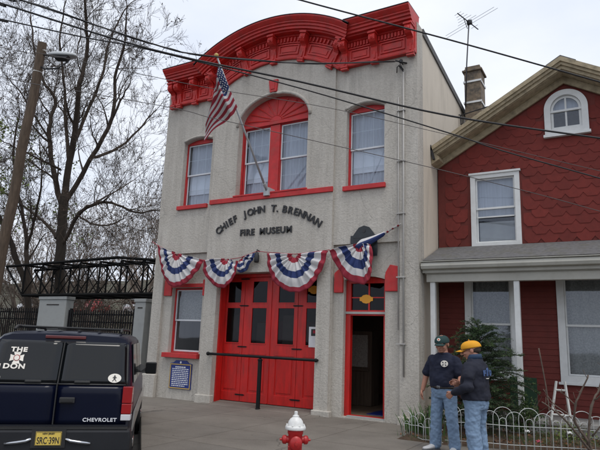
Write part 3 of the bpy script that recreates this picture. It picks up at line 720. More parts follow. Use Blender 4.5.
# cloth: the hoist runs down the pole, the folded body hangs below it and its fly blows to the left
def V3(*a): return Vector(a)
fl = MB(); nu, nv = 26, 30
hoistA, hoistB = V3(-7.53, 9.02, 7.62), V3(-7.50, 9.74, 6.86)
def flagpt(u, v):
    # u down the pole 0..1, v from hoist 0 to fly 1
    h = hoistA.lerp(hoistB, u)
    e1 = V3(-7.61, 9.03, 7.36).lerp(V3(-7.66, 9.64, 6.58), u)     # fold line
    q_ = min(1, max(0, (u - .28) / .16)); q_ = q_*q_*(3 - 2*q_)
    e2 = V3(-7.68, 9.08, 7.10).lerp(V3(-7.86, 9.30, 6.80), min(1, u * 2.5)).lerp(V3(-8.02, 9.30, 6.70).lerp(V3(-8.24, 9.52, 6.02), u), q_)     # free end
    if v < .5:
        t = v / .5; p = h.lerp(e1, t); p.z -= .05 * math.sin(t * math.pi)
    else:
        t = (v - .5) / .5; p = e1.lerp(e2, t); p.z += .04 * math.sin(t * math.pi)
    wv = .035 * math.sin(u * 9 + v * 5) * min(1, v * 3) + .03 * math.sin(v * 14 + u * 3) * min(1, v * 3)
    return p + V3(wv * .5, -wv, wv * .2)
vs = [flagpt(i / nu, j / nv) for i in range(nu + 1) for j in range(nv + 1)]
fs, mi = [], []
for i in range(nu):
    for j in range(nv):
        fs.append((i*(nv+1)+j, (i+1)*(nv+1)+j, (i+1)*(nv+1)+j+1, i*(nv+1)+j+1))
        st = int(i / nu * 13)
        if st < 7 and j < nv * .40: mi.append(2)
        else: mi.append(0 if st % 2 == 0 else 1)
fl.add(vs, fs); fl.m = mi
FL = fl.build('american_flag', ['fred', 'fwhite', 'fblue'], smooth=True)
tag(FL, 'American flag hanging furled from the slanting pole over the facade', 'flag')
sb = MB()
for i in range(6):
    for j in range(6):
        p = flagpt(.04 + i * .082, .03 + j * .062)
        for sg in (-1, 1):
            sb.ball(tuple(p + V3(.0, .006 * sg, 0)), .014, 5, 4)
sb.build('stars', 'fwhite', FL)

# --- bunting: pleated half-round fans
def fan(name, centre, rim, label, y, hub=.10, seed=0, pleats=11, rings=(.17, .38, .62, .84, 1.0), cols=(0, 1, 2, 1, 0), topsag=0):
    random.seed(seed); mb = MB(); nr = 20; na = 88
    rimv = [Vector(p) for p in rim]
    # smooth the rim by arc length
    seg = [0]
    for a_, b_ in zip(rimv[:-1], rimv[1:]): seg.append(seg[-1] + (b_ - a_).length)
    def rp(t):
        s_ = t * seg[-1]
        for i in range(len(rimv) - 1):
            if s_ <= seg[i+1] + 1e-9:
                q = (s_ - seg[i]) / (seg[i+1] - seg[i]); p0 = rimv[max(i-1, 0)]; p1 = rimv[i]; p2 = rimv[i+1]; p3 = rimv[min(i+2, len(rimv)-1)]
                return .5 * ((2*p1) + (-p0 + p2)*q + (2*p0 - 5*p1 + 4*p2 - p3)*q*q + (-p0 + 3*p1 - 3*p2 + p3)*q**3)
        return rimv[-1]
    c = Vector(centre); vs = []
    jit = [random.uniform(-.25, .25) for _ in range(40)]
    for i in range(nr + 1):
        f_ = i / nr
        for k in range(na + 1):
            t = k / na
            tt = min(1, max(0, t + .004 * jit[int(t * 20)]))
            p = c.lerp(rp(tt), hub + (1 - hub) * f_)
            ph = t * pleats * 2 * math.pi + 1.1 * math.sin(t * 7 + jit[1] * 9) + .8 * math.sin(t * 17 + jit[2] * 9)
            amp = .028 * (.35 + .65 * math.sin(min(1, f_ * 1.1) * math.pi * .75)) * (1 - .55 * (f_ > .84) * (f_ - .84) / .16)
            am2 = amp * (.6 + .6 * abs(math.sin(t * 5.3 + jit[4] * 12)))
            dep = -am2 * (math.sin(ph + f_ * 1.2 * math.sin(t * 6)) + .35 * math.sin(2.3 * ph + jit[3] * 9 + f_ * 2)) - .07 * math.sin(f_ * math.pi * .8) - .02 * noise.noise(Vector((t * 6, f_ * 4, seed)))
            wob = .012 * math.sin(ph * .5 + f_ * 7)
            vs.append((p.x + wob + .02 * noise.noise(Vector((t * 5, f_ * 3, seed + 5))) * f_, y + dep, p.y + .006 * math.sin(ph) * f_ + .03 * noise.noise(Vector((t * 4, f_ * 2, seed + 9))) * f_))
    fs, mi = [], []
    for i in range(nr):
        f_ = (i + .5) / nr; ci = next(q for q, r_ in enumerate(rings) if f_ <= r_)
        for k in range(na):
            fs.append((i*(na+1)+k, (i+1)*(na+1)+k, (i+1)*(na+1)+k+1, i*(na+1)+k+1)); mi.append(cols[ci])
    mb.add(vs, fs); mb.m = mi
    o = mb.build(name, ['fred', 'fwhite', 'fblue'], smooth=True)
    sol = o.modifiers.new('thick', 'SOLIDIFY'); sol.thickness = .006
    return tag(o, label, 'bunting', 'bunting swags on the facade')
yb = Y0 - .16
fan('bunting_fan', (-10.42, 3.80), [(-11.12,4.02),(-11.02,3.72),(-10.88,3.36),(-10.68,3.03),(-10.42,2.88),(-10.12,2.90),(-9.82,3.08),(-9.56,3.34),(-9.44,3.56)], 'red white and blue bunting fan over the lower left window, leftmost swag', yb, seed=1)
fan('bunting_fan', (-8.72, 3.58), [(-9.44,3.55),(-9.40,3.26),(-9.22,3.02),(-8.96,2.86),(-8.72,2.84),(-8.50,2.98),(-8.36,3.22),(-8.32,3.48)], 'bunting fan over the left end of the garage doors', yb, seed=2, pleats=8)
fan('bunting_fan', (-8.30, 3.58), [(-8.34,3.22),(-8.20,3.19),(-8.06,3.26),(-7.96,3.42),(-7.86,3.56),(-7.80,3.68)], 'small folded bunting tail just left of the wall lamp', yb + .015, seed=3, pleats=4, rings=(.2,.36,.6,.8,1.0), cols=(0,1,2,1,2))
fan('bunting_fan', (-6.72, 3.60), [(-7.48,3.66),(-7.42,3.30),(-7.28,3.02),(-7.02,2.80),(-6.70,2.70),(-6.38,2.74),(-6.12,2.94),(-5.94,3.24),(-5.80,3.64)], 'widest bunting fan, over the right half of the garage doors', yb, seed=4, pleats=12)
fan('bunting_fan', (-5.02, 3.78), [(-5.78,3.63),(-5.62,3.38),(-5.46,3.10),(-5.26,2.93),(-5.02,2.86),(-4.84,2.88),(-4.74,3.08),(-4.72,3.40),(-4.76,3.72)], 'bunting fan over the entrance half covering the black plaque', yb, seed=5, pleats=9, rings=(.15,.36,.60,.82,1.0))
# twisted end tied to the pipe
tw = MB(); n = 26; vs = []; mi = []
A, B = Vector((-5.12, yb - .03, 3.70)), Vector((-4.12, Y0 - .07, 4.17))
for i in range(n + 1):
    t = i / n; p = A.lerp(B, t); w_ = (.125 * (1 - t) ** 1.1 * min(1, t * 6 + .4) + .012)
    if t > .62: w_ = .014 + .01 * math.sin(t * 30)
    for k in range(7):
        u = (k - 3) / 3; ang = t * 1.2
        vs.append(p + Vector((0, -.03 * math.cos(u * 3.2) + w_ * u * math.sin(ang) * .4, w_ * u * math.cos(ang * .4) - .03 * math.sin(t * 3.1))))
fs = []
for i in range(n):
    for k in range(6): fs.append((i*7+k, (i+1)*7+k, (i+1)*7+k+1, i*7+k+1)); mi.append((2 if k < 4 else 1) if i < 17 else (0 if i % 3 == 0 else 1))
tw.add(vs, fs); tw.m = mi; o = tw.build('bunting_tail', ['fred', 'fwhite', 'fblue'], smooth=True); o.modifiers.new('thick', 'SOLIDIFY').thickness = .006
tag(o, 'twisted blue and white bunting end tied up to the wall pipe', 'bunting', 'bunting swags on the facade')
# cord carrying the bunting
cd = MB(); cd.tube([(-11.42, yb + .05, 4.17), (-11.12, yb, 4.03), (-10.6, yb, 3.80), (-10.0, yb, 3.66), (-9.44, yb, 3.56), (-8.9, yb, 3.53), (-8.3, yb, 3.58), (-7.80, yb, 3.72), (-7.48, yb, 3.68), (-6.7, yb, 3.60), (-5.79, yb, 3.66)], .009, 6)
tag(cd.build('hanging_rope', 'fred', smooth=True), 'thin red cord along which the bunting fans hang', 'cord')
# ------------------------------------------------------------------ red house
YH = 12.9
HO = wroot('red_house', (-.85, YH, 0), 'dark red gabled house with hexagonal shingles and tan gable trim beside the museum', 'house')
AX, HX = -.87, 2.86      # ridge position, half width
EZ, AZ = 5.98, 7.62      # wall height at eave, at ridge
sl = (AZ - EZ) / HX
aw = archrect(-1.22, -.50, 6.36, 6.84, .36, 16)
uw = rect(-2.86, -1.98, 3.92, 5.44)
lw1, lw2 = rect(-3.02, -2.16, 1.10, 3.12), rect(-1.12, .28, 1.10, 3.12)
w = MB(); w.wall([(AX-HX, -.2), (AX+HX, -.2), (AX+HX, EZ), (AX, AZ), (AX-HX, EZ)], [aw, uw, lw1, lw2], YH, YH + .18); w.build('front_wall', 'redclap', HO)
for x in (AX - HX + .01, AX + HX - .2):
    s = MB(); s.box((x, YH + .182, -.2), (x + .19, 21.5, EZ - .06)); s.build('side_wall', 'redclap', HO)
s = MB(); s.poly([(AX-HX+.01, -.2), (AX+HX-.01, -.2), (AX+HX-.01, EZ-.05), (AX, AZ-.05), (AX-HX+.01, EZ-.05)], 21.5, 21.7); s.build('back_wall', 'redclap', HO)
s = MB(); s.box((AX-HX+.3, YH + 2.2, 0), (AX+HX-.3, YH + 2.3, 5.9)); s.build('inner_wall', 'dark', HO)
s = MB(); s.box((AX-HX+.3, YH + .2, .2), (AX+HX-.3, 21, .35)); s.build('floor', 'floorint', HO)
# hexagonal shingles, each lapped over the row below
hx = MB(); random.seed(5); W_, H_ = .345, .19
row = 0; z = 3.86
def inside(x, z):
    return abs(x - AX) < HX - .01 and z < AZ - sl * abs(x - AX) - .03
while z < AZ:
    off = 0 if row % 2 == 0 else W_ / 2
    x = AX - HX - W_ + off
    while x < AX + HX:
        pts = [(x - W_/2, z + H_*.52), (x - W_*.27, z + H_*.02), (x + W_*.27, z + H_*.02), (x + W_/2, z + H_*.52), (x + W_*.5, z + H_*1.65), (x - W_*.5, z + H_*1.65)]
        def blocked(p):
            if -2.99 < p[0] < -1.86 and 3.7 < p[1] < 5.60: return True
            if -1.30 < p[0] < -.42 and 6.22 < p[1] < 6.85: return True
            if math.hypot((p[0] + .86) / .44, (p[1] - 6.84) / .44) < 1: return True
            return not inside(*p)
        smp = [(x + W_*dx, z + H_*dz) for dx in (-.3, 0, .3) for dz in (.3, .7, 1.1, 1.5)]
        def core(p):
            return (-2.90 < p[0] < -1.94 and 3.86 < p[1] < 5.50) or (-1.20 < p[0] < -.50 and 6.34 < p[1] < 6.88) or math.hypot((p[0] + .86) / .36, (p[1] - 6.84) / .34) < 1
        if all(inside(*p) for p in pts) and not any(core(p) for p in smp + pts):
            tn = random.gauss(1, .065); jz = random.uniform(-.005, .005)
            vs = [(p[0], YH - .018 + .009 * (p[1] - z) / H_, p[1] + jz) for p in pts]; vb = [(p[0], YH - .001, p[1] + jz) for p in pts]
            hx.add(vs + vb, [(0,1,2,3,4,5), (0,6,7,1), (1,7,8,2), (2,8,9,3)], 0, tn)
        x += W_
    row += 1; z += H_
hx.build('hex_shingles', 'siding', HO)
# lower wall laps
lap = MB(); zz = .42
while zz < 3.4:
    for (xa, xb) in ((AX-HX, -3.16), (-2.02, -1.26), (.42, AX+HX)):
        lap.add([(xa, YH - .016, zz), (xb, YH - .016, zz), (xb, YH - .002, zz + .115), (xa, YH - .002, zz + .115), (xa, YH - .002, zz), (xb, YH - .002, zz)], [(0,1,2,3), (4,5,1,0)])
    if zz < .88: 
        for (xa, xb) in ((-3.16, -2.02), (-1.26, .42)): lap.add([(xa, YH - .016, zz), (xb, YH - .016, zz), (xb, YH - .002, zz + .115), (xa, YH - .002, zz + .115), (xa, YH - .002, zz), (xb, YH - .002, zz)], [(0,1,2,3), (4,5,1,0)])
    zz += .12
lap.build('lap_siding', 'redclap', HO)
# roof slabs with rake boards
ov = .42
def slope_board(side, v0, v1, ya, yb, m, nm, x_in=0., over=.22, par=HO):
    """slab lying along one roof slope between heights v0..v1 over the wall line"""
    s = MB(); xo = AX + side * (HX + over); zo = EZ - sl * over
    s.poly([(AX + side*x_in, AZ + v0), (AX + side*x_in, AZ + v1), (xo, zo + v1), (xo, zo + v0)], ya, yb); return s.build(nm, m, par)
for sd in (-1, 1):
    o_ = .02 if sd < 0 else .22
    slope_board(sd, .10, .20, YH - ov + .02, 21.9, 'shingle', 'roof_slope', over=o_ - .03)
    ra = slope_board(sd, -.02, .17, YH - ov - .02, YH - ov + .018, 'creamrake', 'rake_board', over=o_)
    slope_board(sd, .06, .185, YH - ov - .07, YH - ov - .022, 'creamrake', 'rake_moulding', over=o_, par=ra)
    slope_board(sd, .13, .235, YH - ov - .11, YH - ov - .072, 'creamrake', 'rake_moulding', over=o_, par=ra)
    slope_board(sd, -.035, .02, YH - ov + .02, YH - .03, 'creamrake', 'soffit', over=o_)
    slope_board(sd, -.20, -.04, YH - .085, YH - .028, 'creamrake', 'frieze_board', over=o_ - .04)
s = MB(); s.poly([(AX-HX-.02, EZ-.20), (AX-HX+.16, EZ-.09), (AX-HX+.16, EZ-.02), (AX-HX-.02, EZ+.12)], YH-ov-.05, YH-.03); s.build('eave_return', 'creamrake', HO)
s = MB(); s.box((AX-HX-.13+.115, YH-ov-.11, EZ-.10), (AX-HX+.035, YH-ov+.3, EZ+.27), rot=Matrix.Rotation(R(-14),3,'Y')); s.build('eave_flashing', 'darkmetal', HO)
s = MB(); s.poly([(AX-.3, AZ+.235-.3*sl), (AX, AZ+.235), (AX+.3, AZ+.235-.3*sl), (AX+.3, AZ+.26-.3*sl), (AX, AZ+.265), (AX-.3, AZ+.26-.3*sl)], YH-ov-.10, 21.9); s.build('ridge_cap', 'shingle', HO)

def hwindow(nm, x0, x1, z0, z1, fw, y=YH, mid=None, lab=None, curt='curtain', blind=0, dark=False):
    fr = ring(rect(x0 - fw, x1 + fw, z0 - fw, z1 + fw), rect(x0 + .01, x1 - .01, z0 + .01, z1 - .01), y - .055, y + .06)
    fr.box((x0 - fw - .04, y - .10, z0 - fw - .04), (x1 + fw + .04, y + .0, z0 - fw + .01)); fr.box((x0 - fw - .03, y - .085, z1 + fw - .02), (x1 + fw + .03, y - .0, z1 + fw + .03))
    o = fr.build('window', 'white', HO, bevel=.006)
    if lab: o['label'] = lab
    mid = mid or (z0 + z1) / 2; t = .045
    ring(rect(x0 + .012, x1 - .012, mid - .02, z1 - .012), rect(x0 + t, x1 - t, mid + .025, z1 - t), y + .005, y + .035).build('upper_sash', 'white', o, bevel=.004)
    ring(rect(x0 + .012, x1 - .012, z0 + .012, mid + .018), rect(x0 + t, x1 - t, z0 + t, mid - .02), y + .038, y + .066).build('lower_sash', 'white', o, bevel=.004)
    g = MB(); g.box((x0 + t - .004, y + .018, mid + .02), (x1 - t + .004, y + .022, z1 - t + .004)); g.box((x0 + t - .004, y + .050, z0 + t - .004), (x1 - t + .004, y + .054, mid - .016)); g.build('glass', 'glass', o)
    if curt:
        c = MB(); n = 36; vs = []
        for i in range(n + 1):
            x = x0 + (x1 - x0) * i / n; yy = y + .13 + .014 * math.sin(i * 1.25) + .006 * math.sin(i * 3.1); vs += [(x, yy, z0), (x, yy, z1)]
        c.add(vs, [(2*i, 2*i+2, 2*i+3, 2*i+1) for i in range(n)]); c.build('curtain', curt, o, smooth=True)
    return o
uwn = hwindow('window', -2.86, -1.98, 3.92, 5.44, .10, mid=4.72, lab='white framed window above the porch roof', curt=None)
s = MB(); s.box((-2.83, YH + .11, 4.56), (-2.01, YH + .114, 5.42)); s.build('shade', 'curtain', uwn)
s = MB(); s.box((-2.80, YH + .10, 3.98), (-2.04, YH + .13, 4.42)); s.build('air_filter', 'wallpipe', uwn)
s = MB(); s.box((-2.82, YH - .004, 4.505), (-2.02, YH + .03, 4.535)); s.build('raised_rail', 'white', uwn)
hwindow('window', -3.02, -2.16, 1.10, 3.12, .13, lab='porch window behind the evergreen', curt='lace')
hwindow('window', -1.12, .28, 1.10, 3.12, .13, lab='wide porch window with lace curtain', curt='lace')
# arched attic window
oa = archrect(-1.30, -.42, 6.25, 6.84, .44, 24)
A = MB(); A.wall(oa, [archrect(-1.17, -.55, 6.38, 6.84, .31, 20)], YH - .06, YH + .07); A.box((-1.33, YH - .10, 6.20), (-.39, YH + .01, 6.262))
A = A.build('attic_window', 'white', HO, bevel=.008)
A2 = MB(); A2.wall(archrect(-1.168, -.552, 6.382, 6.84, .308, 20), [archrect(-1.115, -.605, 6.435, 6.84, .255, 20)], YH + .0, YH + .04); A2.build('sash', 'white', A, bevel=.004)
s = MB(); s.box((-.878, YH + .0, 6.43), (-.842, YH + .045, 7.10)); s.box((-1.17, YH - .035, 6.775), (-.55, YH + .05, 6.82)); s.build('muntins', 'white', A)
s = MB(); s.poly(archrect(-1.12, -.60, 6.43, 6.84, .26, 20), YH + .02, YH + .024); s.build('glass', 'glass', A)
s = MB(); s.box((-1.15, YH + .12, 6.79), (-.57, YH + .125, 7.14)); s.build('curtain', 'curtain', A)
s = MB(); s.box((-1.18, YH + .6, 6.3), (-.54, YH + .62, 6.9)); s.build('board', 'plinth', A)

# porch: roof, gutter, fascia, posts, floor
PX0, PX1 = -3.73, 2.25
s = MB(); s.poly([(11.66, 3.34), (YH - .03, 3.80), (YH - .03, 3.86), (11.60, 3.385)], PX0 + .02, PX1, axis='x'); s.build('porch_roof', 'shingle', HO)
s = MB(); s.poly([(11.66, 3.335), (11.54, 3.335), (11.515, 3.31), (11.50, 3.25), (11.525, 3.19), (11.60, 3.175), (11.66, 3.175)], PX0, PX1, axis='x'); s.box((PX0, 11.49, 3.335), (PX1, 11.62, 3.352)); s.build('gutter', 'gutter', HO, bevel=.004)
s = MB(); s.box((PX0, 11.63, 3.115), (PX1, 11.665, 3.174)); s.build('gutter_board', 'gutter', HO)
s = MB(); s.box((PX0 + .06, 11.72, 2.93), (PX1, 11.88, 3.113)); s.build('porch_beam', 'gutter', HO, bevel=.004)
s = MB(); s.poly([(11.67, 3.10), (YH - .04, 3.22), (YH - .04, 3.25), (11.67, 3.13)], PX0 + .05, PX1, axis='x'); s.build('porch_ceiling', 'gutter', HO)
s = MB(); s.box((PX0 + .02, 11.88, -.2), (PX1, YH - .005, .30)); s.box((PX0 + .02, 11.84, .24), (PX1, YH - .005, .302)); s.build('porch_floor', 'plinth', HO)
for x in (-3.55, -1.86, 1.0):
    s = MB(); s.box((x - .052, 11.755, .303), (x + .052, 11.86, 2.93)); s.build('porch_post', 'white', HO, bevel=.006)
# chimney
CH = MB(); CH.box((-3.62, 15.3, 6.2), (-3.16, 15.86, 9.50)); CH = CH.build('chimney', 'brick', HO, bevel=.01)
s = MB(); s.box((-3.67, 15.25, 9.40), (-3.11, 15.91, 9.455)); s.box((-3.60, 15.32, 9.501), (-3.18, 15.84, 9.58)); s.build('cap', 'brick', CH, bevel=.01)
for z in (9.06, 8.42):
    ring([(-3.64,15.28),(-3.14,15.28),(-3.14,15.88),(-3.64,15.88)], [(-3.618,15.302),(-3.162,15.302),(-3.162,15.858),(-3.618,15.858)], z, z + .055)
    s = MB()
    s.box((-3.645, 15.275, z), (-3.135, 15.297, z + .055)); s.box((-3.645, 15.863, z), (-3.135, 15.885, z + .055)); s.box((-3.157, 15.298, z - .03), (-3.135, 15.862, z + .025)); s.box((-3.645, 15.298, z), (-3.623, 15.862, z + .055)); s.build('strap', 'white', CH)
s = MB(); s.tube([(-3.70, 15.1, 8.02), (-2.9, 14.9, 8.06), (-2.4, 14.9, 7.5)], .018, 6); s.tube([(-3.74, 15.1, 8.05), (-3.70, 15.1, 8.02), (-3.70, 15.1, 7.75), (-2.9, 15.0, 7.72)], .022, 6); s.build('service_pipe', 'darkmetal', HO)
for zz in (8.12, 8.10):
    pass
# television aerial strapped to the chimney
AN = wroot('tv_antenna', (-3.60, 15.24, 8.4), 'spindly television antenna on a mast strapped to the chimney', 'antenna')
s = MB(); s.tube([(-3.58, 15.22, 8.3), (-3.52, 15.22, 9.6), (-3.42, 15.22, 11.0)], .019, 8); s.build('mast', 'darkmetal', AN, smooth=True)
bd = Vector((.30, .95, -.02)).normalized(); bc = Vector((-3.42, 15.22, 10.92)); 
# the boom points towards the viewer's right, elements cross it
s = MB(); s.tube([bc - bd * .62, bc + bd * .50], .016, 6); s.tube([bc - bd*.3, bc - bd*.1 + Vector((0,0,-.25))], .01, 5); s.build('boom', 'darkmetal', AN)
el = Vector((.86, -.45, .02)).normalized()
for i, (t, l_) in enumerate(((-.60, .12), (-.48, .14), (-.36, .18), (-.24, .24), (-.12, .34), (-.02, .9), (.10, .95), (.30, .12))):
    s = MB(); c0 = bc + bd * t; s.tube([c0 - el * l_, c0 + el * l_], .006, 5); s.build('element', 'lampgrey', AN)
s = MB(); s.box(tuple(bc - Vector((.06,.05,.06))), tuple(bc + Vector((.08,.05,.05)))); s.build('clamp', 'darkmetal', AN)

# things on the porch and in the garden
LD = wroot('step_ladder', (-1.16, 11.78, .3), 'short white wooden ladder leaning on the porch below the wide window', 'ladder')
def tilt(x, z): return (x, 11.95 + (z - .32) * .35, z)
for (xa, xb) in ((-1.37, -1.27), (-1.03, -1.12)):
    s = MB(); s.tube([tilt(xa, .31), tilt(xb, 1.02)], .024, 4); s.build('rail', 'ladder', LD)
for z in (.42, .86):
    u = (z - .31) / .71; s = MB(); s.tube([tilt(-1.37 + .10*u, z), tilt(-1.03 - .09*u, z)], .02, 4); s.build('rung', 'ladder', LD)
s = MB(); s.box((-2.15, 12.30, .305), (-1.64, 12.36, 1.05)); tag(s.build('green_board', 'greenboard', bevel=.01), 'dark green board standing on the porch behind the slim post', 'board')
# ------------------------------------------------------------------ hydrant
HY = wroot('fire_hydrant', (-3.90, 6.75, 0), 'red fire hydrant with a white bonnet on the pavement edge', 'hydrant')
hc = (-3.90, 6.75, 0); HY.scale = (.88, .88, .985)
s = MB(); s.lathe([(.17,-.02),(.17,.03),(.13,.04),(.125,.06),(.108,.08),(.105,.40),(.118,.42),(.118,.465)], hc, 28); s.build('barrel', 'hydred', HY, smooth=True, auto=True)
s = MB(); s.lathe([(.150,.466),(.155,.475),(.155,.500),(.148,.510),(.138,.512)], hc, 28)
for k in range(8):
    a_ = k * math.pi / 4 + .2; s.lathe([(.014,.505),(.014,.530),(.006,.532)], (hc[0] + .138*math.cos(a_), hc[1] + .138*math.sin(a_), 0), 6)
s.build('flange', 'hydwhite', HY, smooth=True, auto=True)
s = MB(); s.lathe([(.122,.511),(.118,.54),(.105,.575),(.080,.605),(.055,.62),(.050,.625),(.048,.645),(.030,.65),(.026,.655),(.026,.695),(.012,.70)], hc, 28); s.build('bonnet', 'hydwhite', HY, smooth=True, auto=True)
cam = Vector((0,0,0)) - Vector((hc[0], hc[1], 0)); cam.normalize(); ang = math.atan2(cam.y, cam.x)
for k, (da, r_, l_, z) in enumerate(((.10, .078, .19, .31), (-1.50, .050, .20, .335), (1.64, .050, .20, .335))):
    mt = Matrix.Rotation(ang + da, 3, 'Z') @ Matrix.Rotation(R(90), 3, 'Y')
    s = MB(); s.lathe([(r_*.9, .08), (r_*.9, l_*.65), (r_*1.15, l_*.68), (r_*1.15, l_*.86), (r_*.95, l_*.95), (r_*.5, l_), (r_*.32, l_+.002), (r_*.30, l_+.03), (.004, l_+.032)], (hc[0], hc[1], z), 20, mtx=mt); s.build('outlet_cap', 'hydred', HY, smooth=True, auto=True)
s = MB(); 
for k in range(12):
    t0 = k / 12
pts = [Vector(hc) + Vector((cam.x*.12 + -cam.y*(-.10 + .02*k) , cam.y*.12 + cam.x*(-.10 + .02*k), .27 - .07*math.sin(math.pi*k/10))) for k in range(11)]
s.tube(pts, .008, 6); s.build('chain', 'hydred', HY, smooth=True)

# ------------------------------------------------------------------ garden wire fence
GF = wroot('wire_garden_fence', (-2.75, 9.70, 0), 'low pale wire fence of overlapping hoops in front of the garden', 'fence')
def fence_run(A, B, zl, zu, ztop, pitch, w):
    A, B = Vector(A), Vector(B); d = (B - A); Lx = d.length; d.normalize(); n = int(Lx / pitch)
    for z in (zl, zu):
        pts = [A + d * (Lx * i / 10) + Vector((0, 0, z + .008 * math.sin(i * 2.1))) for i in range(11)]
        MB().tube(pts, .0056, 6).build('rail_wire', 'fencewire', GF, smooth=True)
    for i in range(n):
        c = A + d * (pitch * (i + .5)); tall = i % 2 == 0
        top_ = ztop if tall else ztop - .07; hw = w / 2 * (1.06 if tall else .94)
        tl = random.uniform(-.02, .02)
        pts = [c - d*hw + Vector((0,0,-.03))] + [c + d * (-hw * math.cos(math.pi*k/12) + tl) + Vector((0,0, top_ - hw + hw * math.sin(math.pi*k/12))) for k in range(13)] + [c + d*hw + Vector((0,0,-.03))]
        MB().tube(pts, .0056, 6).build('hoop', 'fencewire', GF, smooth=True)
        if tall and n > 4:
            q = .055; tp = ztop - .17
            pts = [c - d*q + Vector((0,0,-.03))] + [c + d * (-q * math.cos(math.pi*k/8)) + Vector((0,0, tp - q + q * math.sin(math.pi*k/8))) for k in range(9)] + [c + d*q + Vector((0,0,-.03))]
            MB().tube(pts, .0046, 6).build('inner_hoop', 'fencewire', GF, smooth=True)
random.seed(9)
fence_run((-3.56, 9.98, 0), (-2.77, 9.66, 0), .04, .24, .46, .155, .21)
fence_run((-2.74, 9.68, 0), (2.1, 11.45, 0), .09, .38, .665, .205, .30)

# ------------------------------------------------------------------ utility pole with street lamp
UP = wroot('utility_pole', (-12.95, 7.75, G0), 'weathered wooden utility pole with a small street lamp head near its top', 'utility pole')
pts = []; rr_ = []
for i in range(15):
    t = i / 14; pts.append((-12.98 + 1.66*t, 7.79 - .57*t + .02*math.sin(i*1.7), G0 - .2 + 8.62*t)); rr_.append(.135 - .035*t)
MB().tube(pts, rr_, 16).build('shaft', 'wood', UP, smooth=True, auto=True)
s = MB(); s.tube([(-11.42,7.25,7.62),(-11.2,7.28,7.50),(-10.95,7.42,7.52),(-10.78,7.55,7.72)], .020, 8); s.tube([(-11.35, 7.2, 7.85), (-10.95, 7.48, 7.86)], .016, 8); s.build('lamp_arm', 'darkmetal', UP, smooth=True)
s = MB(); mt = Matrix.Rotation(R(32), 3, 'Z')
vs = []
prof = [(-.30,.045,.05),(-.20,.095,.075),(-.05,.12,.09),(.15,.12,.085),(.30,.10,.06),(.36,.04,.03)]
for (x, hw, hh) in prof:
    for k in range(16):
        a_ = 2*math.pi*k/16; vs.append(mt @ Vector((x, hw*math.cos(a_), hh*max(-.35, math.sin(a_)))) + Vector((-10.93, 7.46, 7.86)))
fs = [(i*16+k, i*16+(k+1)%16, (i+1)*16+(k+1)%16, (i+1)*16+k) for i in range(5) for k in range(16)] + [tuple(range(16)), tuple(80+k for k in range(16))]
s.add(vs, fs); lh = s.build('lamp_head', 'lampgrey', UP, smooth=True)
s = MB(); vs = []
for (x, hw, dz) in ((-.16,.085,-.02),(-.12,.095,-.09),(.14,.095,-.09),(.19,.085,-.02)):
    for sy in (-1, 1): vs.append(mt @ Vector((x, hw*sy, dz - .012)) + Vector((-10.93, 7.46, 7.86)))
s.add(vs, [(0,2,4,6),(1,7,5,3),(0,1,3,2),(2,3,5,4),(4,5,7,6),(0,6,7,1)]); s.build('lens', 'darkmetal', lh)
for z in (7.95, 7.45):
    s = MB(); t = (z - G0 + .2) / 8.62; s.lathe([(.108,0),(.108,.035)], (-12.98+1.66*t, 7.79-.57*t, z), 16); s.build('pole_band', 'wallpipe', UP)

# ------------------------------------------------------------------ overhead wires
W = {
1: ([(-8.93,4.17,6.91),(-8.38,4.52,6.74),(-6.35,5.87,6.11),(-4.29,7.17,5.68),(-2.24,8.47,5.23),(-.18,9.74,4.97),(.37,10.08,4.9),(3.2,11.8,4.6)], .0155, 'cable', 'thick black overhead cable passing lowest across the museum front'),
2: ([(-9.42,4.37,7.32),(-8.55,4.93,7.09),(-7.18,6.63,6.81),(-6.66,7.4,6.83),(-5.51,9.16,7.23),(-4.24,11.28,7.98)], .014, 'cable', 'black service wire ending at the insulator on the museum wall'),
3: ([(-9.25,4.37,6.77),(-8.68,4.72,6.65),(-7.51,5.47,6.41),(-6.56,6.06,6.24),(-4.44,7.43,5.71),(-2.34,8.81,5.07),(-1.64,9.28,4.83),(-.23,10.2,4.43),(.33,10.56,4.26),(3,12.2,3.6)], .011, 'cable', 'thin black overhead wire just beneath the thick cable'),
4: ([(-7.2,4.1,8.3),(-4.48,6.19,6.84),(-3.97,6.53,6.67),(-2.04,7.78,6.16),(-.75,8.62,5.8),(-.11,9.04,5.62),(.4,9.37,5.48),(3,11.1,4.9)], .012, 'cable', 'black overhead wire crossing the sky above the chimney and gable'),
5: ([(-9.43,4.69,6.44),(-8.26,5.42,6.24),(-6.54,6.51,5.9),(-5.75,7.01,5.76),(-4.17,7.99,5.53),(-2.42,9.1,5.15),(.35,10.87,4.52),(3,12.4,4.0)], .005, 'cablegrey', 'very thin grey wire crossing behind the flag'),
6: ([(-9.66,4.89,6.03),(-8.32,5.73,5.78),(-6.63,6.79,5.51),(-6.13,7.11,5.38),(-5.79,7.33,5.31),(-4.3,8.28,4.99),(-2.81,9.22,4.66),(-1.17,10.28,4.26),(.31,11.24,3.86),(3,12.9,3.2)], .006, 'cablegrey', 'very thin grey wire crossing the middle window')}
def crom(P, n=6):
    out = []; P = [Vector(p) for p in P]
    for i in range(len(P)-1):
        p0, p1, p2, p3 = P[max(i-1,0)], P[i], P[i+1], P[min(i+2,len(P)-1)]
        for k in range(n):
            q = k/n; out.append(.5*((2*p1)+(-p0+p2)*q+(2*p0-5*p1+4*p2-p3)*q*q+(-p0+3*p1-3*p2+p3)*q**3))
    return out + [P[-1]]
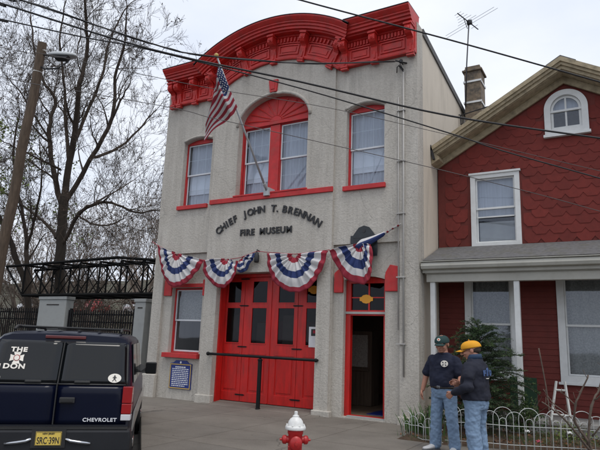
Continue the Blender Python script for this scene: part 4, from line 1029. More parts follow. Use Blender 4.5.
for k, (P_, r_, m_, lb) in W.items():
    # continue to the left, back over the street
    d = (Vector(P_[0]) - Vector(P_[2])).normalized(); P2 = [tuple(Vector(P_[0]) + d * 9 + Vector((0,0,.4)))] + P_
    tag(MB().tube(crom(P2), r_, 6).build('overhead_wire', m_, smooth=True), lb, 'wire')
P2 = crom(W[2][0]); hl = MB()
pts = [p + Vector((.02*math.sin(i*.9), 0, .02*math.cos(i*.9))) for i, p in enumerate(P2)]
tag(hl.tube(pts, .008, 5).build('overhead_wire', 'cable', smooth=True), 'wire twisted round the service wire to the museum insulator', 'wire')

# ------------------------------------------------------------------ gate columns, iron fence, truss
def column(xa, xb, ya, yb_, zt, lb):
    c = wroot('gate_column', ((xa+xb)/2, ya, G0), lb, 'column')
    s = MB(); s.box((xa, ya, G0 - .1), (xb, yb_, zt - .12)); s.build('shaft', 'conc', c, bevel=.02)
    s = MB(); s.box((xa - .03, ya - .03, zt - .118), (xb + .03, yb_ + .03, zt)); s.build('cap', 'conc', c, bevel=.015)
    s = MB(); s.box((xa + .3*(xb-xa), ya - .012, zt - .33), (xa + .75*(xb-xa), ya - .002, zt - .29)); s.build('slot', 'dark', c)
column(-19.85, -18.25, 14.0, 14.35, 2.90, 'wide grey concrete column under the left part of the iron truss')
column(-14.65, -14.15, 14.0, 14.55, 2.80, 'slim grey concrete column next to the museum corner')
def iron(xa, xb, y, zt, lb, dx=.135):
    f = wroot('iron_fence', ((xa+xb)/2, y, G0), lb, 'fence')
    s = MB(); 
    for z in (G0 + .25, zt - .18, zt - .45): s.box((xa, y - .02, z), (xb, y + .02, z + .05))
    s.build('rail', 'black', f)
    s = MB(); x = xa + .05
    while x < xb: s.box((x - .016, y - .055, G0), (x + .016, y - .022, zt)); x += dx
    s.build('pickets', 'black', f)
    for x in (xa, xb - .08): 
        s = MB(); s.box((x, y + .022, G0), (x + .08, y + .10, zt + .06)); s.build('post', 'black', f)
iron(-25.5, -20.0, 14.1, 2.46, 'black iron picket fence left of the wide concrete column')
iron(-18.15, -14.75, 14.1, 2.40, 'black iron picket gate between the two concrete columns', .12)
iron(-14.05, -12.6, 14.2, 2.5, 'short black iron fence panel against the museum corner')
TR = wroot('iron_truss', (-17, 14.6, 2.92), 'black riveted iron box truss laid across the gate columns', 'truss')
zb, zt, xa, xb = 2.96, 4.16, -21.0, -12.2
def bar(a_, b_, r_=.035, nm='member'): 
    s = MB(); s.tube([a_, b_], r_, 4); return s.build(nm, 'truss', TR)
for y, tt in ((14.0, 0), (15.3, 0)):
    bar((xa, y, zb), (xb, y, zb), .06, 'bottom_chord'); bar((xa - 1.3, y, zt), (-15.7, y, zt + .12), .055, 'top_chord'); bar((-15.7, y, zt + .12), (xb, y, zt - .2), .05, 'top_chord')
    bar((xa - 1.3, y, zt), (xa, y, zb), .05, 'end_brace')
    k = 8
    for i in range(k + 1):
        x = xa + (xb - xa) * i / k; bar((x, y, zb), (x, y, zt + .02), .045, 'upright')
        if i < k:
            x2 = xa + (xb - xa) * (i + 1) / k; bar((x, y, zb), (x2, y, zt), .026, 'diagonal'); bar((x, y, zt), (x2, y, zb), .026, 'diagonal')
for i in range(9):
    x = xa + (xb - xa) * i / 8; bar((x, 14.0, zb), (x, 15.3, zb), .04, 'cross_member'); bar((x, 14.0, zt), (x, 15.3, zt), .035, 'cross_member')
    if i < 8: bar((x, 14.0, zt), (x + 1.1, 15.3, zt), .02, 'cross_brace'); bar((x, 14.0, zb), (x + 1.1, 15.3, zb), .02, 'cross_brace')
# far things behind the fence
def far_car(x, y, rz, m, lb):
    c = empty('parked_car', (x, y, 2.85), rz, lb, 'car', 'cars parked beyond the black fence')
    s = MB(); vs = []
    secs = [(-2.1,.62,.85),(-1.9,.80,.88),(-1.0,.88,.92),(-.6,.74,1.38),(.7,.74,1.42),(1.4,.86,.98),(2.0,.82,.92),(2.15,.62,.75)]
    for (yy, w_, h_) in secs: vs += [(-w_, yy, .28), (w_, yy, .28), (w_*(.98 if h_ < 1.2 else 1.1), yy, .75), (w_*(.9 if h_ < 1.2 else .82), yy, h_), (-w_*(.9 if h_ < 1.2 else .82), yy, h_), (-w_*(.98 if h_ < 1.2 else 1.1), yy, .75)]
    fs = [(i*6+k, i*6+(k+1)%6, (i+1)*6+(k+1)%6, (i+1)*6+k) for i in range(len(secs)-1) for k in range(6)] + [tuple(range(6)), tuple(len(vs)-6+k for k in range(6))]
    s.add(vs, fs); s.build('body', m, c, bevel=.04)
    g = MB(); g.box((-.80, -.75, .95), (.80, .95, 1.28)); g.build('side_windows', 'carglass', c)
    for sx in (-1, 1):
        for yy in (-1.3, 1.3):
            w_ = MB(); w_.lathe([(.30,-.1),(.32,-.08),(.32,.08),(.30,.1)], (sx*.78, yy, .32), 16, mtx=Matrix.Rotation(R(90),3,'Y')); w_.build('wheel', 'rubber', c)
M['carred'] = mat('red_car_paint', (.42, .02, .015), .3, coat=1.)
far_car(-44, 31, R(85), 'carwhite', 'white car parked farthest left beyond the black fence')
far_car(-37, 30.5, R(80), 'carred', 'red car parked beyond the fence just left of the thick tree trunk')
far_car(-31.5, 31, R(70), 'carwhite', 'white car parked beyond the picket gate')
far_car(-26, 30, R(88), 'carred', 'red car parked nearest the museum beyond the picket gate')
OB = wroot('road_barrier', (-23, 27.5, 2.8), 'orange and white barrier beyond the picket gate', 'barrier')
s = MB(); s.box((-24.2, 27.5, 3.5), (-22.0, 27.56, 3.95)); s.build('board', 'orange', OB)
for x in (-24.0, -22.3): s = MB(); s.box((x, 27.57, 2.7), (x + .08, 27.64, 3.9)); s.build('leg', 'ladder', OB)
# brick building far behind the truss
FB = wroot('far_brick_house', (-19, 38, G0), 'distant brick house with grey pitched roof beside the museum corner', 'house')
s = MB(); s.box((-23, 34, G0), (-15, 42, 5.8)); s.build('wall', mat('far_brick', (.22, .085, .06), .9, var=.25, vscale=5), FB)
s = MB(); s.poly([(-23.4, 5.8), (-14.6, 5.8), (-19, 8.8)], 33.6, 42.4); s.build('roof', 'shingle', FB)
for x in (-22, -20, -18):
    wv = MB(); wv.box((x, 33.95, 3.6), (x + 1, 34.0, 5.2)); wv = wv.build('window', 'white', FB); g = MB(); g.box((x + .1, 33.93, 3.7), (x + .9, 33.945, 5.1)); g.build('pane', 'carglass', wv)
# ------------------------------------------------------------------ navy utility vehicle seen from behind
CAR = empty('parked_suv', (-6.24, 4.80, G0), R(43.5), 'dark navy SUV parked at left with tinted barn doors and stickers on its rear window', 'car')
CAR.scale = (.965, 1, 1.025)
# local frame: x to the right of the car, y forward, z up, tail at y=0
def half(y, top, w, belt=1.16, wt=.80, floor=.40):
    """half outline of a cross section from sill to roof centre"""
    return [(w*.93, floor), (w*.985, .55), (w, .80), (w*.985, 1.02), (w*.955, belt), (wt + .035, top - .10), (wt - .02, top - .045), (wt - .12, top - .012), (wt*.4, top), (0, top + .008)]
def sect(y, top, w, belt, wt, shear=0., floor=.40):
    h = half(y, top, w, belt, wt, floor); full = [(-x, z) for x, z in h[:-1]] + [h[-1]] + [(x, z) for x, z in reversed(h[:-1])]
    out = []
    for x, z in full:
        yy = y + (max(0, z - belt) / (1.8 - belt)) * shear
        out.append((x, yy, z))
    return out
S_ = [sect(.03, 1.80, .93, 1.16, .80, .25), sect(.10, 1.825, .965, 1.16, .815, .25), sect(.5, 1.84, .97, 1.16, .82, .12), sect(1.6, 1.845, .975, 1.16, .825), sect(2.75, 1.83, .975, 1.15, .82), sect(3.15, 1.74, .975, 1.14, .78), sect(3.75, 1.30, .975, 1.13, .80), sect(3.85, 1.22, .972, 1.12, .86), sect(4.6, 1.17, .95, 1.05, .85), sect(5.0, 1.10, .92, 1.0, .82), sect(5.08, .95, .88, .88, .80)]
s = MB(); k = len(S_[0]); vs = [p for q in S_ for p in q]
fs = [(i*k+j, (i+1)*k+j, (i+1)*k+(j+1) % k, i*k+(j+1) % k) for i in range(len(S_)-1) for j in range(k)]
fs += [tuple(range(k))[::-1], tuple((len(S_)-1)*k + j for j in range(k))]
s.add(vs, fs)
BODY = s.build('body', 'carpaint', CAR, smooth=True, auto=True)
def rear_y(z): return .03 + max(0, z - 1.16) / .64 * .25
def half_w(z):
    pts = [(.40,.865),(.55,.916),(.80,.93),(1.02,.916),(1.16,.888),(1.70,.835),(1.755,.78),(1.79,.68)]
    for (z0, w0), (z1, w1) in zip(pts[:-1], pts[1:]):
        if z <= z1: return w0 + (w1-w0)*(z-z0)/(z1-z0)
    return pts[-1][1]
def rear_plate(x0f, x1f, z0, z1, off, th, m, nm, par, n=8, nx=6):
    """thin plate lying on the tail, x limits given as functions of z"""
    s = MB(); vs = []
    for i in range(n + 1):
        z = z0 + (z1 - z0) * i / n; a_, b_ = x0f(z), x1f(z)
        for j in range(nx + 1):
            x = a_ + (b_ - a_) * j / nx; vs.append((x, rear_y(z) - off - .012*(1-(x/.95)**2), z))
    fs = [(i*(nx+1)+j, i*(nx+1)+j+1, (i+1)*(nx+1)+j+1, (i+1)*(nx+1)+j) for i in range(n) for j in range(nx)]
    s.add(vs, fs); o = s.build(nm, m, par, smooth=True); so_ = o.modifiers.new('t', 'SOLIDIFY'); so_.thickness = th; so_.offset = 0; return o
for sd in (-1, 1):
    f0 = (lambda z: .012) if sd > 0 else (lambda z: -(half_w(z) - .032)); f1 = (lambda z: half_w(z) - .032) if sd > 0 else (lambda z: -.012)
    DR = rear_plate(lambda z: f0(z) + (0 if sd > 0 else -.0), lambda z: f1(z), .735, 1.195, .012, .012, 'carpaint', 'rear_door', CAR)
    rear_plate(f0, f1, 1.215, 1.715, .016, .010, 'carglass', 'rear_glass', DR, 10)
    rear_plate(f0, f1, 1.197, 1.213, .022, .012, 'plastic', 'window_seal', DR, 2)
    # dark rear pillars
    rear_plate((lambda z: half_w(z) - .030) if sd > 0 else (lambda z: -half_w(z) + .002), (lambda z: half_w(z) - .002) if sd > 0 else (lambda z: -half_w(z) + .030), 1.20, 1.70, .006, .008, 'plastic', 'corner_trim', CAR, 8, 2)
    # tail lamp wrapping the corner
    s = MB()
    xa, xb = sd*.825, sd*.948
    for (z0, z1, mi) in ((.99, 1.19, 0), (.862, .985, 0), (.785, .858, 1)):
        q = [(min(xa, xb), -.022), (max(xa, xb), -.022), (max(xa, xb) + (.012 if sd > 0 else 0), .10), (min(xa, xb) - (.012 if sd < 0 else 0), .10)]
        s.add([(p[0], p[1], z0) for p in q] + [(p[0], p[1], z1) for p in q], [(0,1,5,4),(1,2,6,5),(2,3,7,6),(3,0,4,7),(4,5,6,7),(3,2,1,0)], mi)
    tl = s.build('tail_lamp', ['tail', 'clearlens'], CAR, bevel=.008)
    # wheels
    for yy in (.98, 4.15):
        wm = Matrix.Rotation(R(90), 3, 'Y'); 
        w_ = MB(); w_.lathe([(.24,-.12),(.33,-.125),(.362,-.10),(.368,0),(.362,.10),(.33,.125),(.24,.12)], (sd*.85, yy, .368), 32, mtx=wm); W_o = w_.build('wheel', 'rubber', CAR, smooth=True, auto=True)
        w_ = MB(); w_.lathe([(.20,-.10),(.235,-.115),(.24,.115),(.20,.10)], (sd*.855, yy, .368), 24, mtx=wm); w_.lathe([(.07,-.13),(.09,-.12),(.09,.12),(.07,.13)], (sd*.855, yy, .368), 16, mtx=wm)
        w_.build('rim', 'chrome', W_o, smooth=True, auto=True)
    # side glass
    for (ya, yb_) in ((.42, 1.42), (1.50, 2.28), (2.34, 3.10)):
        s = MB(); x0 = sd*(.975*.955 + .004); zt_ = 1.70
        t0, t1 = ya + .06, yb_ - (.30 if ya > 2.3 else .02)
        s.add([(x0, ya, 1.20), (x0, yb_ + (.10 if ya > 2.3 else 0), 1.20), (sd*.878, t1, zt_), (sd*.878, t0, zt_)], [(0,1,2,3)]); o = s.build('side_glass', 'carglass', CAR); so_ = o.modifiers.new('t', 'SOLIDIFY'); so_.thickness = .012; so_.offset = 0
    # lighter lower side paint and moulding
    s = MB(); s.add([(sd*.972, .25, .62), (sd*.984, .25, .86), (sd*.984, 4.7, .86), (sd*.972, 4.7, .62)], [(0,1,2,3)]); o = s.build('side_trim', 'carsilver', CAR); so_ = o.modifiers.new('t','SOLIDIFY'); so_.thickness=.02; so_.offset=0
    # mirror
    s = MB(); s.box((min(sd*1.02, sd*1.22), 2.98, 1.16), (max(sd*1.02, sd*1.22), 3.10, 1.36)); mi_ = s.build('side_mirror', 'plastic', CAR, bevel=.025)
    s = MB(); s.add([(sd*.90,2.92,1.18),(sd*.90,3.10,1.18),(sd*1.04,3.07,1.20),(sd*1.04,3.0,1.20),(sd*.88,2.98,1.34),(sd*.88,3.08,1.34),(sd*1.04,3.07,1.28),(sd*1.04,3.0,1.28)], [(0,1,2,3),(4,7,6,5),(0,3,7,4),(1,5,6,2),(0,4,5,1),(3,2,6,7)]); s.build('mirror_arm', 'plastic', mi_)
    s = MB(); s.box((min(sd*1.035, sd*1.205), 2.968, 1.175), (max(sd*1.035, sd*1.205), 2.978, 1.345)); s.build('mirror_glass', 'carglass', mi_)
    # roof rails
    s = MB(); s.tube([(sd*.70,.45,1.85),(sd*.70,.60,1.888),(sd*.70,2.35,1.888),(sd*.70,2.5,1.85)], .020, 8); s.build('roof_rail', 'plastic', CAR, smooth=True)
    # black reinforcement on the lower glass corner
    s = MB(); s.box((sd*.30 - .10, rear_y(1.22) - .055, 1.215), (sd*.30 + .10, rear_y(1.22) - .012, 1.25)); s.build('wiper_motor_cover' if sd > 0 else 'glass_hinge', 'plastic', CAR, bevel=.012)
for y in (.75, 1.15, 1.55, 1.95, 2.3): s = MB(); s.box((-.70, y - .025, 1.875), (.70, y + .025, 1.90)); s.build('roof_crossbar', 'plastic', CAR, bevel=.008)
for x in (-.4, -.13, .13, .4): s = MB(); s.box((x - .02, .45, 1.852), (x + .02, 2.5, 1.868)); s.build('roof_slat', 'plastic', CAR)
s = MB(); s.box((-.26, rear_y(1.76) - .035, 1.745), (.26, rear_y(1.76) + .05, 1.785)); s.build('high_brake_lamp', mat('dark_lens', (.10, .006, .006), .15, coat=1.), CAR, bevel=.008)
s = MB(); s.box((-.007, -.022, .74), (.007, .02, 1.205)); s.build('door_seam', 'plastic', CAR)
s = MB(); s.add([(-.008, rear_y(1.2)-.037, 1.2), (.008, rear_y(1.2)-.037, 1.2), (.008, rear_y(1.71)-.037, 1.71), (-.008, rear_y(1.71)-.037, 1.71)], [(0,1,2,3)]); o = s.build('glass_seam', 'rubber', CAR); o.modifiers.new('t','SOLIDIFY').thickness = .01
# handle
s = MB(); s.box((.05, -.045, .985), (.24, -.008, 1.055)); hd = s.build('door_handle', 'plastic', CAR, bevel=.012)
s = MB(); s.box((.075, -.052, .998), (.215, -.046, 1.028)); s.build('handle_pull', 'rubber', hd, bevel=.004)
# bumper
s = MB(); s.poly([(-.98, .44), (.98, .44), (.985, .60), (.97, .70), (-.97, .70), (-.985, .60)], -.16, .12); s.build('rear_bumper', mat('bumper_grey', (.016, .017, .02), .5, spec=.3), CAR, bevel=.03)
s = MB(); s.box((-.93, -.15, .70), (.93, .0, .715)); s.build('bumper_step', 'plastic', CAR)
for sd in (-1, 1):
    s = MB(); s.tube([(sd*.20, -.17, .60), (sd*.26, -.175, .575), (sd*.36, -.17, .56), (sd*.50, -.165, .545)], .020, 8); s.build('bumper_highlight_strip', 'chrome', CAR, smooth=True)
s = MB(); s.box((-.20, -.178, .50), (.20, -.162, .70)); s.build('plate_recess', 'plastic', CAR)
PLT = MB(); PLT.box((-.152, -.186, .525), (.152, -.180, .680)); PLT = PLT.build('licence_plate', 'plate', CAR, bevel=.004)
text_obj('SRC\u00b739N', .105, 'letter', PLT, 'plate_number', .001, .0012, (0, -.188, .548), (R(90), 0, 0), sx=.66)
text_obj('NEW JERSEY', .026, 'letter', PLT, 'plate_state', .001, .0005, (0, -.188, .650), (R(90), 0, 0))
ring(rect(-.149,.149,.528,.677), rect(-.144,.144,.533,.672), -.188, -.1865).build('plate_rim', 'letter', PLT)
# lettering and stickers
text_obj('CHEVROLET', .060, 'brightwhite', CAR, 'maker_lettering', .003, .0012, (.57, -.032, .775), (R(90), 0, 0), sx=1.18, spacing=1.1)
tl_ = math.atan2(.25, .64)
def on_glass(z): return rear_y(z) - .034
STK = []
text_obj('THE', .080, 'sticker', CAR, 'sticker_word', .001, .0035, (-.545, on_glass(1.575) - .006, 1.575), (R(90) - tl_, 0, 0), sx=1.25, spacing=1.15)
text_obj('DON', .085, 'sticker', CAR, 'sticker_word', .001, .0035, (-.565, on_glass(1.375) - .006, 1.375), (R(90) - tl_, 0, 0), sx=1.25, spacing=1.15)
def onrear(pts, zc, xc, m, nm, d=0, par=CAR):
    ca, sa = math.cos(tl_), math.sin(tl_); s = MB(); n = len(pts)
    vs = []
    for t in (0, .002):
        for (x, z) in pts: vs.append((xc + x, on_glass(zc) + z*sa - t - d, zc + z*ca))
    tri = tessellate_polygon([[Vector((p[0], p[1], 0)) for p in pts]])
    fs = [tuple(q) for q in tri] + [tuple(i+n for i in reversed(q)) for q in tri] + [(i,(i+1)%n,(i+1)%n+n,i+n) for i in range(n)]
    s.add(vs, fs); return s.build(nm, m, par)
mal = []
for q in range(4):
    a0 = q*math.pi/2
    for (da, r_) in ((-.52,.088),(-.30,.078),(0,.072),(.30,.078),(.52,.088),(.785,.036)): mal.append((r_*math.sin(a0+da)*1.1, r_*math.cos(a0+da)))
em = onrear(mal, 1.50, -.555, 'sticker', 'sticker_emblem', .0)
onrear([(.040*math.cos(t*math.pi/8), .040*math.sin(t*math.pi/8)) for t in range(16)], 1.50, -.555, 'stickerred', 'emblem_centre', .003, em)
onrear([(.031*math.cos(t*math.pi/8), .031*math.sin(t*math.pi/8)) for t in range(16)], 1.50, -.555, 'sticker', 'emblem_disc', .006, em)
onrear([(.085*math.cos(t*math.pi/12), .058*math.sin(t*math.pi/12)) for t in range(24)], 1.285, .70, 'sticker', 'oval_sticker')
onrear([(-.012,-.02),(-.03,-.035),(-.02,-.04),(0,-.015),(.02,-.04),(.03,-.035),(.012,-.02),(.012,.01),(.025,.0),(.025,.012),(.008,.022),(.008,.038),(-.008,.038),(-.008,.022),(-.025,.012),(-.025,0),(-.012,.01)], 1.285, .70, 'letter', 'oval_sticker_figure', .004)
onrear(rect(-.04,.045,-.045,.045), 1.385, -.775, 'sticker', 'square_sticker'); onrear(rect(-.03,.035,.0,.03), 1.385, -.775, 'stickerred', 'sticker_stripe', .004)
onrear([(.04*math.cos(t*math.pi/8), .04*math.sin(t*math.pi/8)) for t in range(16)], 1.265, -.74, 'sticker', 'round_sticker')
# ------------------------------------------------------------------ people
def limb(mb, pts, rads, seg=16):
    mb.tube(pts, rads, seg)
    mb.ball(pts[0], rads[0], 14, 8); mb.ball(pts[-1], rads[-1], 14, 8)
    for p, r_ in zip(pts[1:-1], rads[1:-1]): mb.ball(p, r_ * 1.0, 14, 8)
def loft(mb, rows, seg=28):
    """rows (cx, cy, z, rx, ry, squareness)"""
    vs = []
    for (cx, cy, z, rx, ry) in rows:
        for k in range(seg):
            a_ = 2*math.pi*k/seg; c, s_ = math.cos(a_), math.sin(a_)
            e = .85; vs.append((cx + rx*math.copysign(abs(c)**e, c), cy + ry*math.copysign(abs(s_)**e, s_), z))
    n = len(rows)
    fs = [(i*seg+k, i*seg+(k+1)%seg, (i+1)*seg+(k+1)%seg, (i+1)*seg+k) for i in range(n-1) for k in range(seg)]
    fs += [tuple(range(seg))[::-1], tuple((n-1)*seg+k for k in range(seg))]
    mb.add(vs, fs)
def fused(mb, nm, m, par, voxel=.012, wrinkle=0, wsize=.12, smooth_it=4):
    o = mb.build(nm, m, par)
    r_ = o.modifiers.new('fuse', 'REMESH'); r_.mode = 'VOXEL'; r_.voxel_size = voxel; r_.use_smooth_shade = True
    sm = o.modifiers.new('smooth', 'SMOOTH'); sm.factor = .5; sm.iterations = smooth_it
    if wrinkle:
        t = bpy.data.textures.new('folds', 'CLOUDS'); t.noise_scale = wsize; t.noise_depth = 2
        d = o.modifiers.new('folds', 'DISPLACE'); d.texture = t; d.strength = wrinkle; d.mid_level = .5; d.texture_coords = 'LOCAL'
    return o
def hand(mb, wrist, direc, palm_n, side, curl=.5, s=1.):
    """palm, four bent fingers of unequal length, thumb; direc = towards fingertips, palm_n = palm normal, side = +1/-1 thumb side"""
    w = Vector(wrist); d = Vector(direc).normalized(); n = Vector(palm_n); n = (n - d*n.dot(d)).normalized(); a_ = d.cross(n).normalized() * side
    for k, (o, l) in enumerate(((-.030, .080), (-.011, .088), (.010, .086), (.029, .078))):
        p0 = w + d*.012 + a_*o*.6*s; p1 = w + d*l*s + a_*o*s; mb.tube([p0, p1], [.015*s, .0125*s], 10); mb.ball(p1, .0125*s, 10, 6)
        fl_ = (.060, .075, .080, .068)[k] * s; c1 = curl*.6; c2 = curl*1.4; c3 = curl*2.1
        q1 = p1 + (d*math.cos(c1) + n*math.sin(c1))*fl_*.45; q2 = q1 + (d*math.cos(c2) + n*math.sin(c2))*fl_*.32; q3 = q2 + (d*math.cos(c3) + n*math.sin(c3))*fl_*.25
        mb.tube([p1, q1, q2, q3], [.0098*s, .0090*s, .0082*s, .0070*s], 10); mb.ball(q3, .0070*s, 8, 6)
    b0 = w + d*.022*s + a_*.022*s; b1 = b0 + (d*.6 + a_*.65 + n*.35).normalized()*.040*s; b2 = b1 + (d*.85 + a_*.15 + n*.45).normalized()*.032*s; b3 = b2 + (d*.95 - a_*.05 + n*.4).normalized()*.024*s
    mb.tube([b0, b1, b2, b3], [.015*s, .0125*s, .0105*s, .008*s], 10); mb.ball(b3, .008*s, 8, 6)
def head_parts(mb, c, yawr, pitchr, s=1.):
    """skin of head facing -Y before rotation; c = centre of skull"""
    mt = Matrix.Rotation(yawr, 3, 'Z') @ Matrix.Rotation(pitchr, 3, 'X')
    C = Vector(c)
    def T(x, y, z): return C + mt @ (Vector((x, y, z)) * s)
    mb.ball(T(0, .012, .03), (.076*s, .092*s, .092*s), 24, 16, mtx=mt)
    mb.ball(T(0, -.018, -.035), (.062*s, .072*s, .082*s), 20, 14, mtx=mt)
    mb.ball(T(0, -.050, -.092), (.032*s, .030*s, .024*s), 14, 8, mtx=mt)      # chin
    mb.ball(T(0, .0, -.075), (.058*s, .060*s, .042*s), 16, 10, mtx=mt)      # jaw
    mb.tube([T(0, -.086, .012), T(0, -.103, -.018), T(0, -.112, -.035)], [.009*s, .012*s, .015*s], 10); mb.ball(T(0, -.108, -.036), .015*s, 10, 6)
    for sx in (-1, 1):
        mb.ball(T(sx*.014, -.098, -.040), .009*s, 8, 6)
        mb.ball(T(sx*.026, -.080, .020), (.026*s, .012*s, .008*s), 10, 6, mtx=mt)
        mb.ball(T(sx*.038, -.068, -.030), (.022*s, .018*s, .022*s), 10, 6, mtx=mt)
        mb.ball(T(sx*.078, .012, -.010), (.010*s, .020*s, .032*s), 12, 8, mtx=mt)  # ear
    mb.ball(T(0, -.088, -.064), (.024*s, .010*s, .006*s), 10, 6, mtx=mt)
    mb.ball(T(0, -.086, -.073), (.020*s, .010*s, .006*s), 10, 6, mtx=mt)
    return T, mt
def face_bits(T, mt, s, par):
    for sx in (-1, 1):
        e = MB(); e.ball(T(sx*.028, -.083, .004), (.010*s, .006*s, .0045*s), 10, 6, mtx=mt); e.build('eye', 'eye', par, smooth=True)
        e = MB(); e.tube([T(sx*.012, -.092, .022), T(sx*.028, -.093, .028), T(sx*.044, -.080, .023)], .004*s, 6); e.build('eyebrow', 'hair', par, smooth=True)
    e = MB(); e.tube([T(-.022, -.090, -.068), T(0, -.099, -.067), T(.022, -.090, -.068)], [.002*s, .0045*s, .002*s], 6); e.build('mouth', 'lips', par, smooth=True)
def cap(T, mt, s, m, par, nm='cap'):
    c = MB(); rows = []
    for i in range(9):
        ph = math.pi/2 * i / 8; rows.append((math.cos(ph), math.sin(ph)))
    vs = []; seg = 28
    for (cr_, sr_) in rows:
        cr2 = max(.001, cr_ ** .8)
        for k in range(seg):
            a_ = 2*math.pi*k/seg; vs.append(T(.086*cr2*math.cos(a_), .012 + .106*cr2*math.sin(a_), .036 + .080*sr_))
    fs = [(i*seg+k, i*seg+(k+1)%seg, (i+1)*seg+(k+1)%seg, (i+1)*seg+k) for i in range(8) for k in range(seg)]
    vs2 = len(vs); 
    for k in range(seg):
        a_ = 2*math.pi*k/seg; vs.append(T(.087*math.cos(a_), .012 + .107*math.sin(a_), .022))
    fs += [(vs2 + k, vs2 + (k+1)%seg, (k+1)%seg, k) for k in range(seg)]
    c.add(vs, fs); o = c.build(nm, m, par, smooth=True)
    so_ = o.modifiers.new('t', 'SOLIDIFY'); so_.thickness = .004; so_.offset = 1
    b = MB(); vs = []; n = 12
    for j in range(5):
        t = j / 4
        for i in range(n + 1):
            u = -1 + 2*i/n; x = .070*u*(1 - .12*t); y = -.070 - .004 + .035*u*u*(1) - t*(.092*(1 - .35*u*u)); z = .030 - .018*t - .018*u*u
            vs.append(T(x, y, z))
    b.add(vs, [(j*(n+1)+i, j*(n+1)+i+1, (j+1)*(n+1)+i+1, (j+1)*(n+1)+i) for j in range(4) for i in range(n)]); bo = b.build('bill', m, o, smooth=True)
    so_ = bo.modifiers.new('t', 'SOLIDIFY'); so_.thickness = .005
    q = MB(); q.ball(T(0, .012, .128), .008*s, 8, 6); q.build('button', m, o, smooth=True)
    return o
def shoe(par, x, y, rz, m='shoe'):
    mt = Matrix.Rotation(rz, 3, 'Z'); c = Vector((x, y, 0)); s = MB()
    vs = []; seg = 16
    for (yy, w_, h_, z0) in ((.09,.025,.05,.02),(.075,.036,.085,.012),(.02,.040,.095,.012),(-.05,.046,.075,.012),(-.12,.048,.055,.012),(-.17,.040,.045,.014),(-.195,.018,.032,.018)):
        for k in range(seg):
            a_ = 2*math.pi*k/seg; vs.append(c + mt @ Vector((w_*math.cos(a_), yy, z0 + max(0, (math.sin(a_)*.5+.5))*h_)))
    fs = [(i*seg+k, i*seg+(k+1)%seg, (i+1)*seg+(k+1)%seg, (i+1)*seg+k) for i in range(6) for k in range(seg)] + [tuple(range(seg)), tuple(6*seg+k for k in range(seg))]
    s.add(vs, fs); o = s.build('shoe', m, par, smooth=True)
    b = MB(); b.poly([(c + mt @ Vector((w_, yy, 0))).to_2d()[:] for (w_, yy) in ((.028,.095),(.042,.06),(.042,0),(.050,-.10),(.044,-.17),(.015,-.20),(-.015,-.20),(-.044,-.17),(-.050,-.10),(-.042,0),(-.042,.06),(-.028,.095))], .001, .020, axis='z'); b.build('sole', 'sole', o)
    l = MB()
    for i in range(4): l.tube([c + mt @ Vector((-.022, -.03 - .022*i, .093 - .011*i)), c + mt @ Vector((0, -.035 - .022*i, .100 - .011*i)), c + mt @ Vector((.022, -.03 - .022*i, .093 - .011*i))], .003, 5)
    l.build('laces', 'brightwhite' if m == 'shoe' else 'sole', o)

# --- man in the navy T-shirt, facing the camera with his head bowed
P1 = empty('person', (-2.61, 9.20, 0), R(-14), 'person in navy T-shirt, jeans and dark green cap, head bowed, one arm hanging', 'person')
P1.scale = (1.15, 1.12, 1.0)
b = MB()
loft(b, [(0,.0,1.30,.12,.08), (0,.0,1.42,.11,.065), (0,.0,1.485,.066,.06), (0,-.008,1.56,.058,.058), (0,-.02,1.63,.055,.060)])
T1, mt1 = head_parts(b, (0, -.040, 1.640), R(8), R(13), 1.12)
limb(b, [(-.16,0,1.36), (-.262,.012,1.19), (-.285,.015,1.13), (-.325,-.02,.90)], [.03,.046,.043,.030]); 
hand(b, (-.336,-.022,.895), (-.06,-.12,-1), (.55,.15,0), 1, .42)
limb(b, [(.16,0,1.36), (.252,-.008,1.20), (.275,-.02,1.14), (.345,-.20,1.06)], [.03,.046,.042,.030])
hand(b, (.347,-.205,1.06), (.2,-.95,.05), (-1,0,0), 1, .7)
B1 = fused(b, 'body', 'skin', P1, .0052, smooth_it=2)
face_bits(T1, mt1, 1.14, P1); c1 = cap(T1, mt1, 1.14, 'capgreen', P1)
q = MB(); q.lathe([(.024, 0), (.024, .004), (.001, .005)], T1(0, -.088, .080), 14, mtx=mt1 @ Matrix.Rotation(R(75), 3, 'X')); q.build('cap_badge', 'sticker', c1)
q = MB(); q.lathe([(.013, .0055), (.001, .008)], T1(0, -.088, .080), 10, mtx=mt1 @ Matrix.Rotation(R(75), 3, 'X')); q.build('badge_centre', 'orange', c1)
q = MB(); q.ball(T1(0, .040, .015), (.078, .075, .075), 18, 12, mtx=mt1); q.build('hair', 'hair', P1, smooth=True)
s = MB()
loft(s, [(0,.0,.925,.178,.128), (0,-.012,.98,.186,.142), (0,-.020,1.06,.188,.150), (0,-.015,1.16,.186,.142), (0,-.005,1.28,.196,.134), (0,.0,1.37,.200,.120), (0,.005,1.42,.180,.098), (0,.006,1.468,.125,.080), (0,.004,1.505,.078,.068)])
limb(s, [(-.172,.004,1.400), (-.224,.008,1.30), (-.262,.012,1.185)], [.066,.074,.078]); limb(s, [(.172,.004,1.400), (.220,.0,1.30), (.252,-.008,1.195)], [.066,.074,.078])
fused(s, 'tshirt', 'navy', P1, .011, .036, .11)
r_ = MB(); r_.tube([(.074*math.cos(a*math.pi/12), .004 - .012 + .066*math.sin(a*math.pi/12), 1.505 - .010*(1-math.sin(a*math.pi/12))) for a in range(25)], .008, 8); r_.build('collar', 'navy', P1, smooth=True)
e = MB(); ma = Matrix.Rotation(R(88), 3, 'X') ; e.lathe([(.050, 0), (.050, .012), (.001, .013)], (.090, -.136, 1.335), 24, mtx=Matrix.Rotation(R(14), 3, 'Z') @ ma); EM = e.build('chest_emblem', 'sticker', P1)
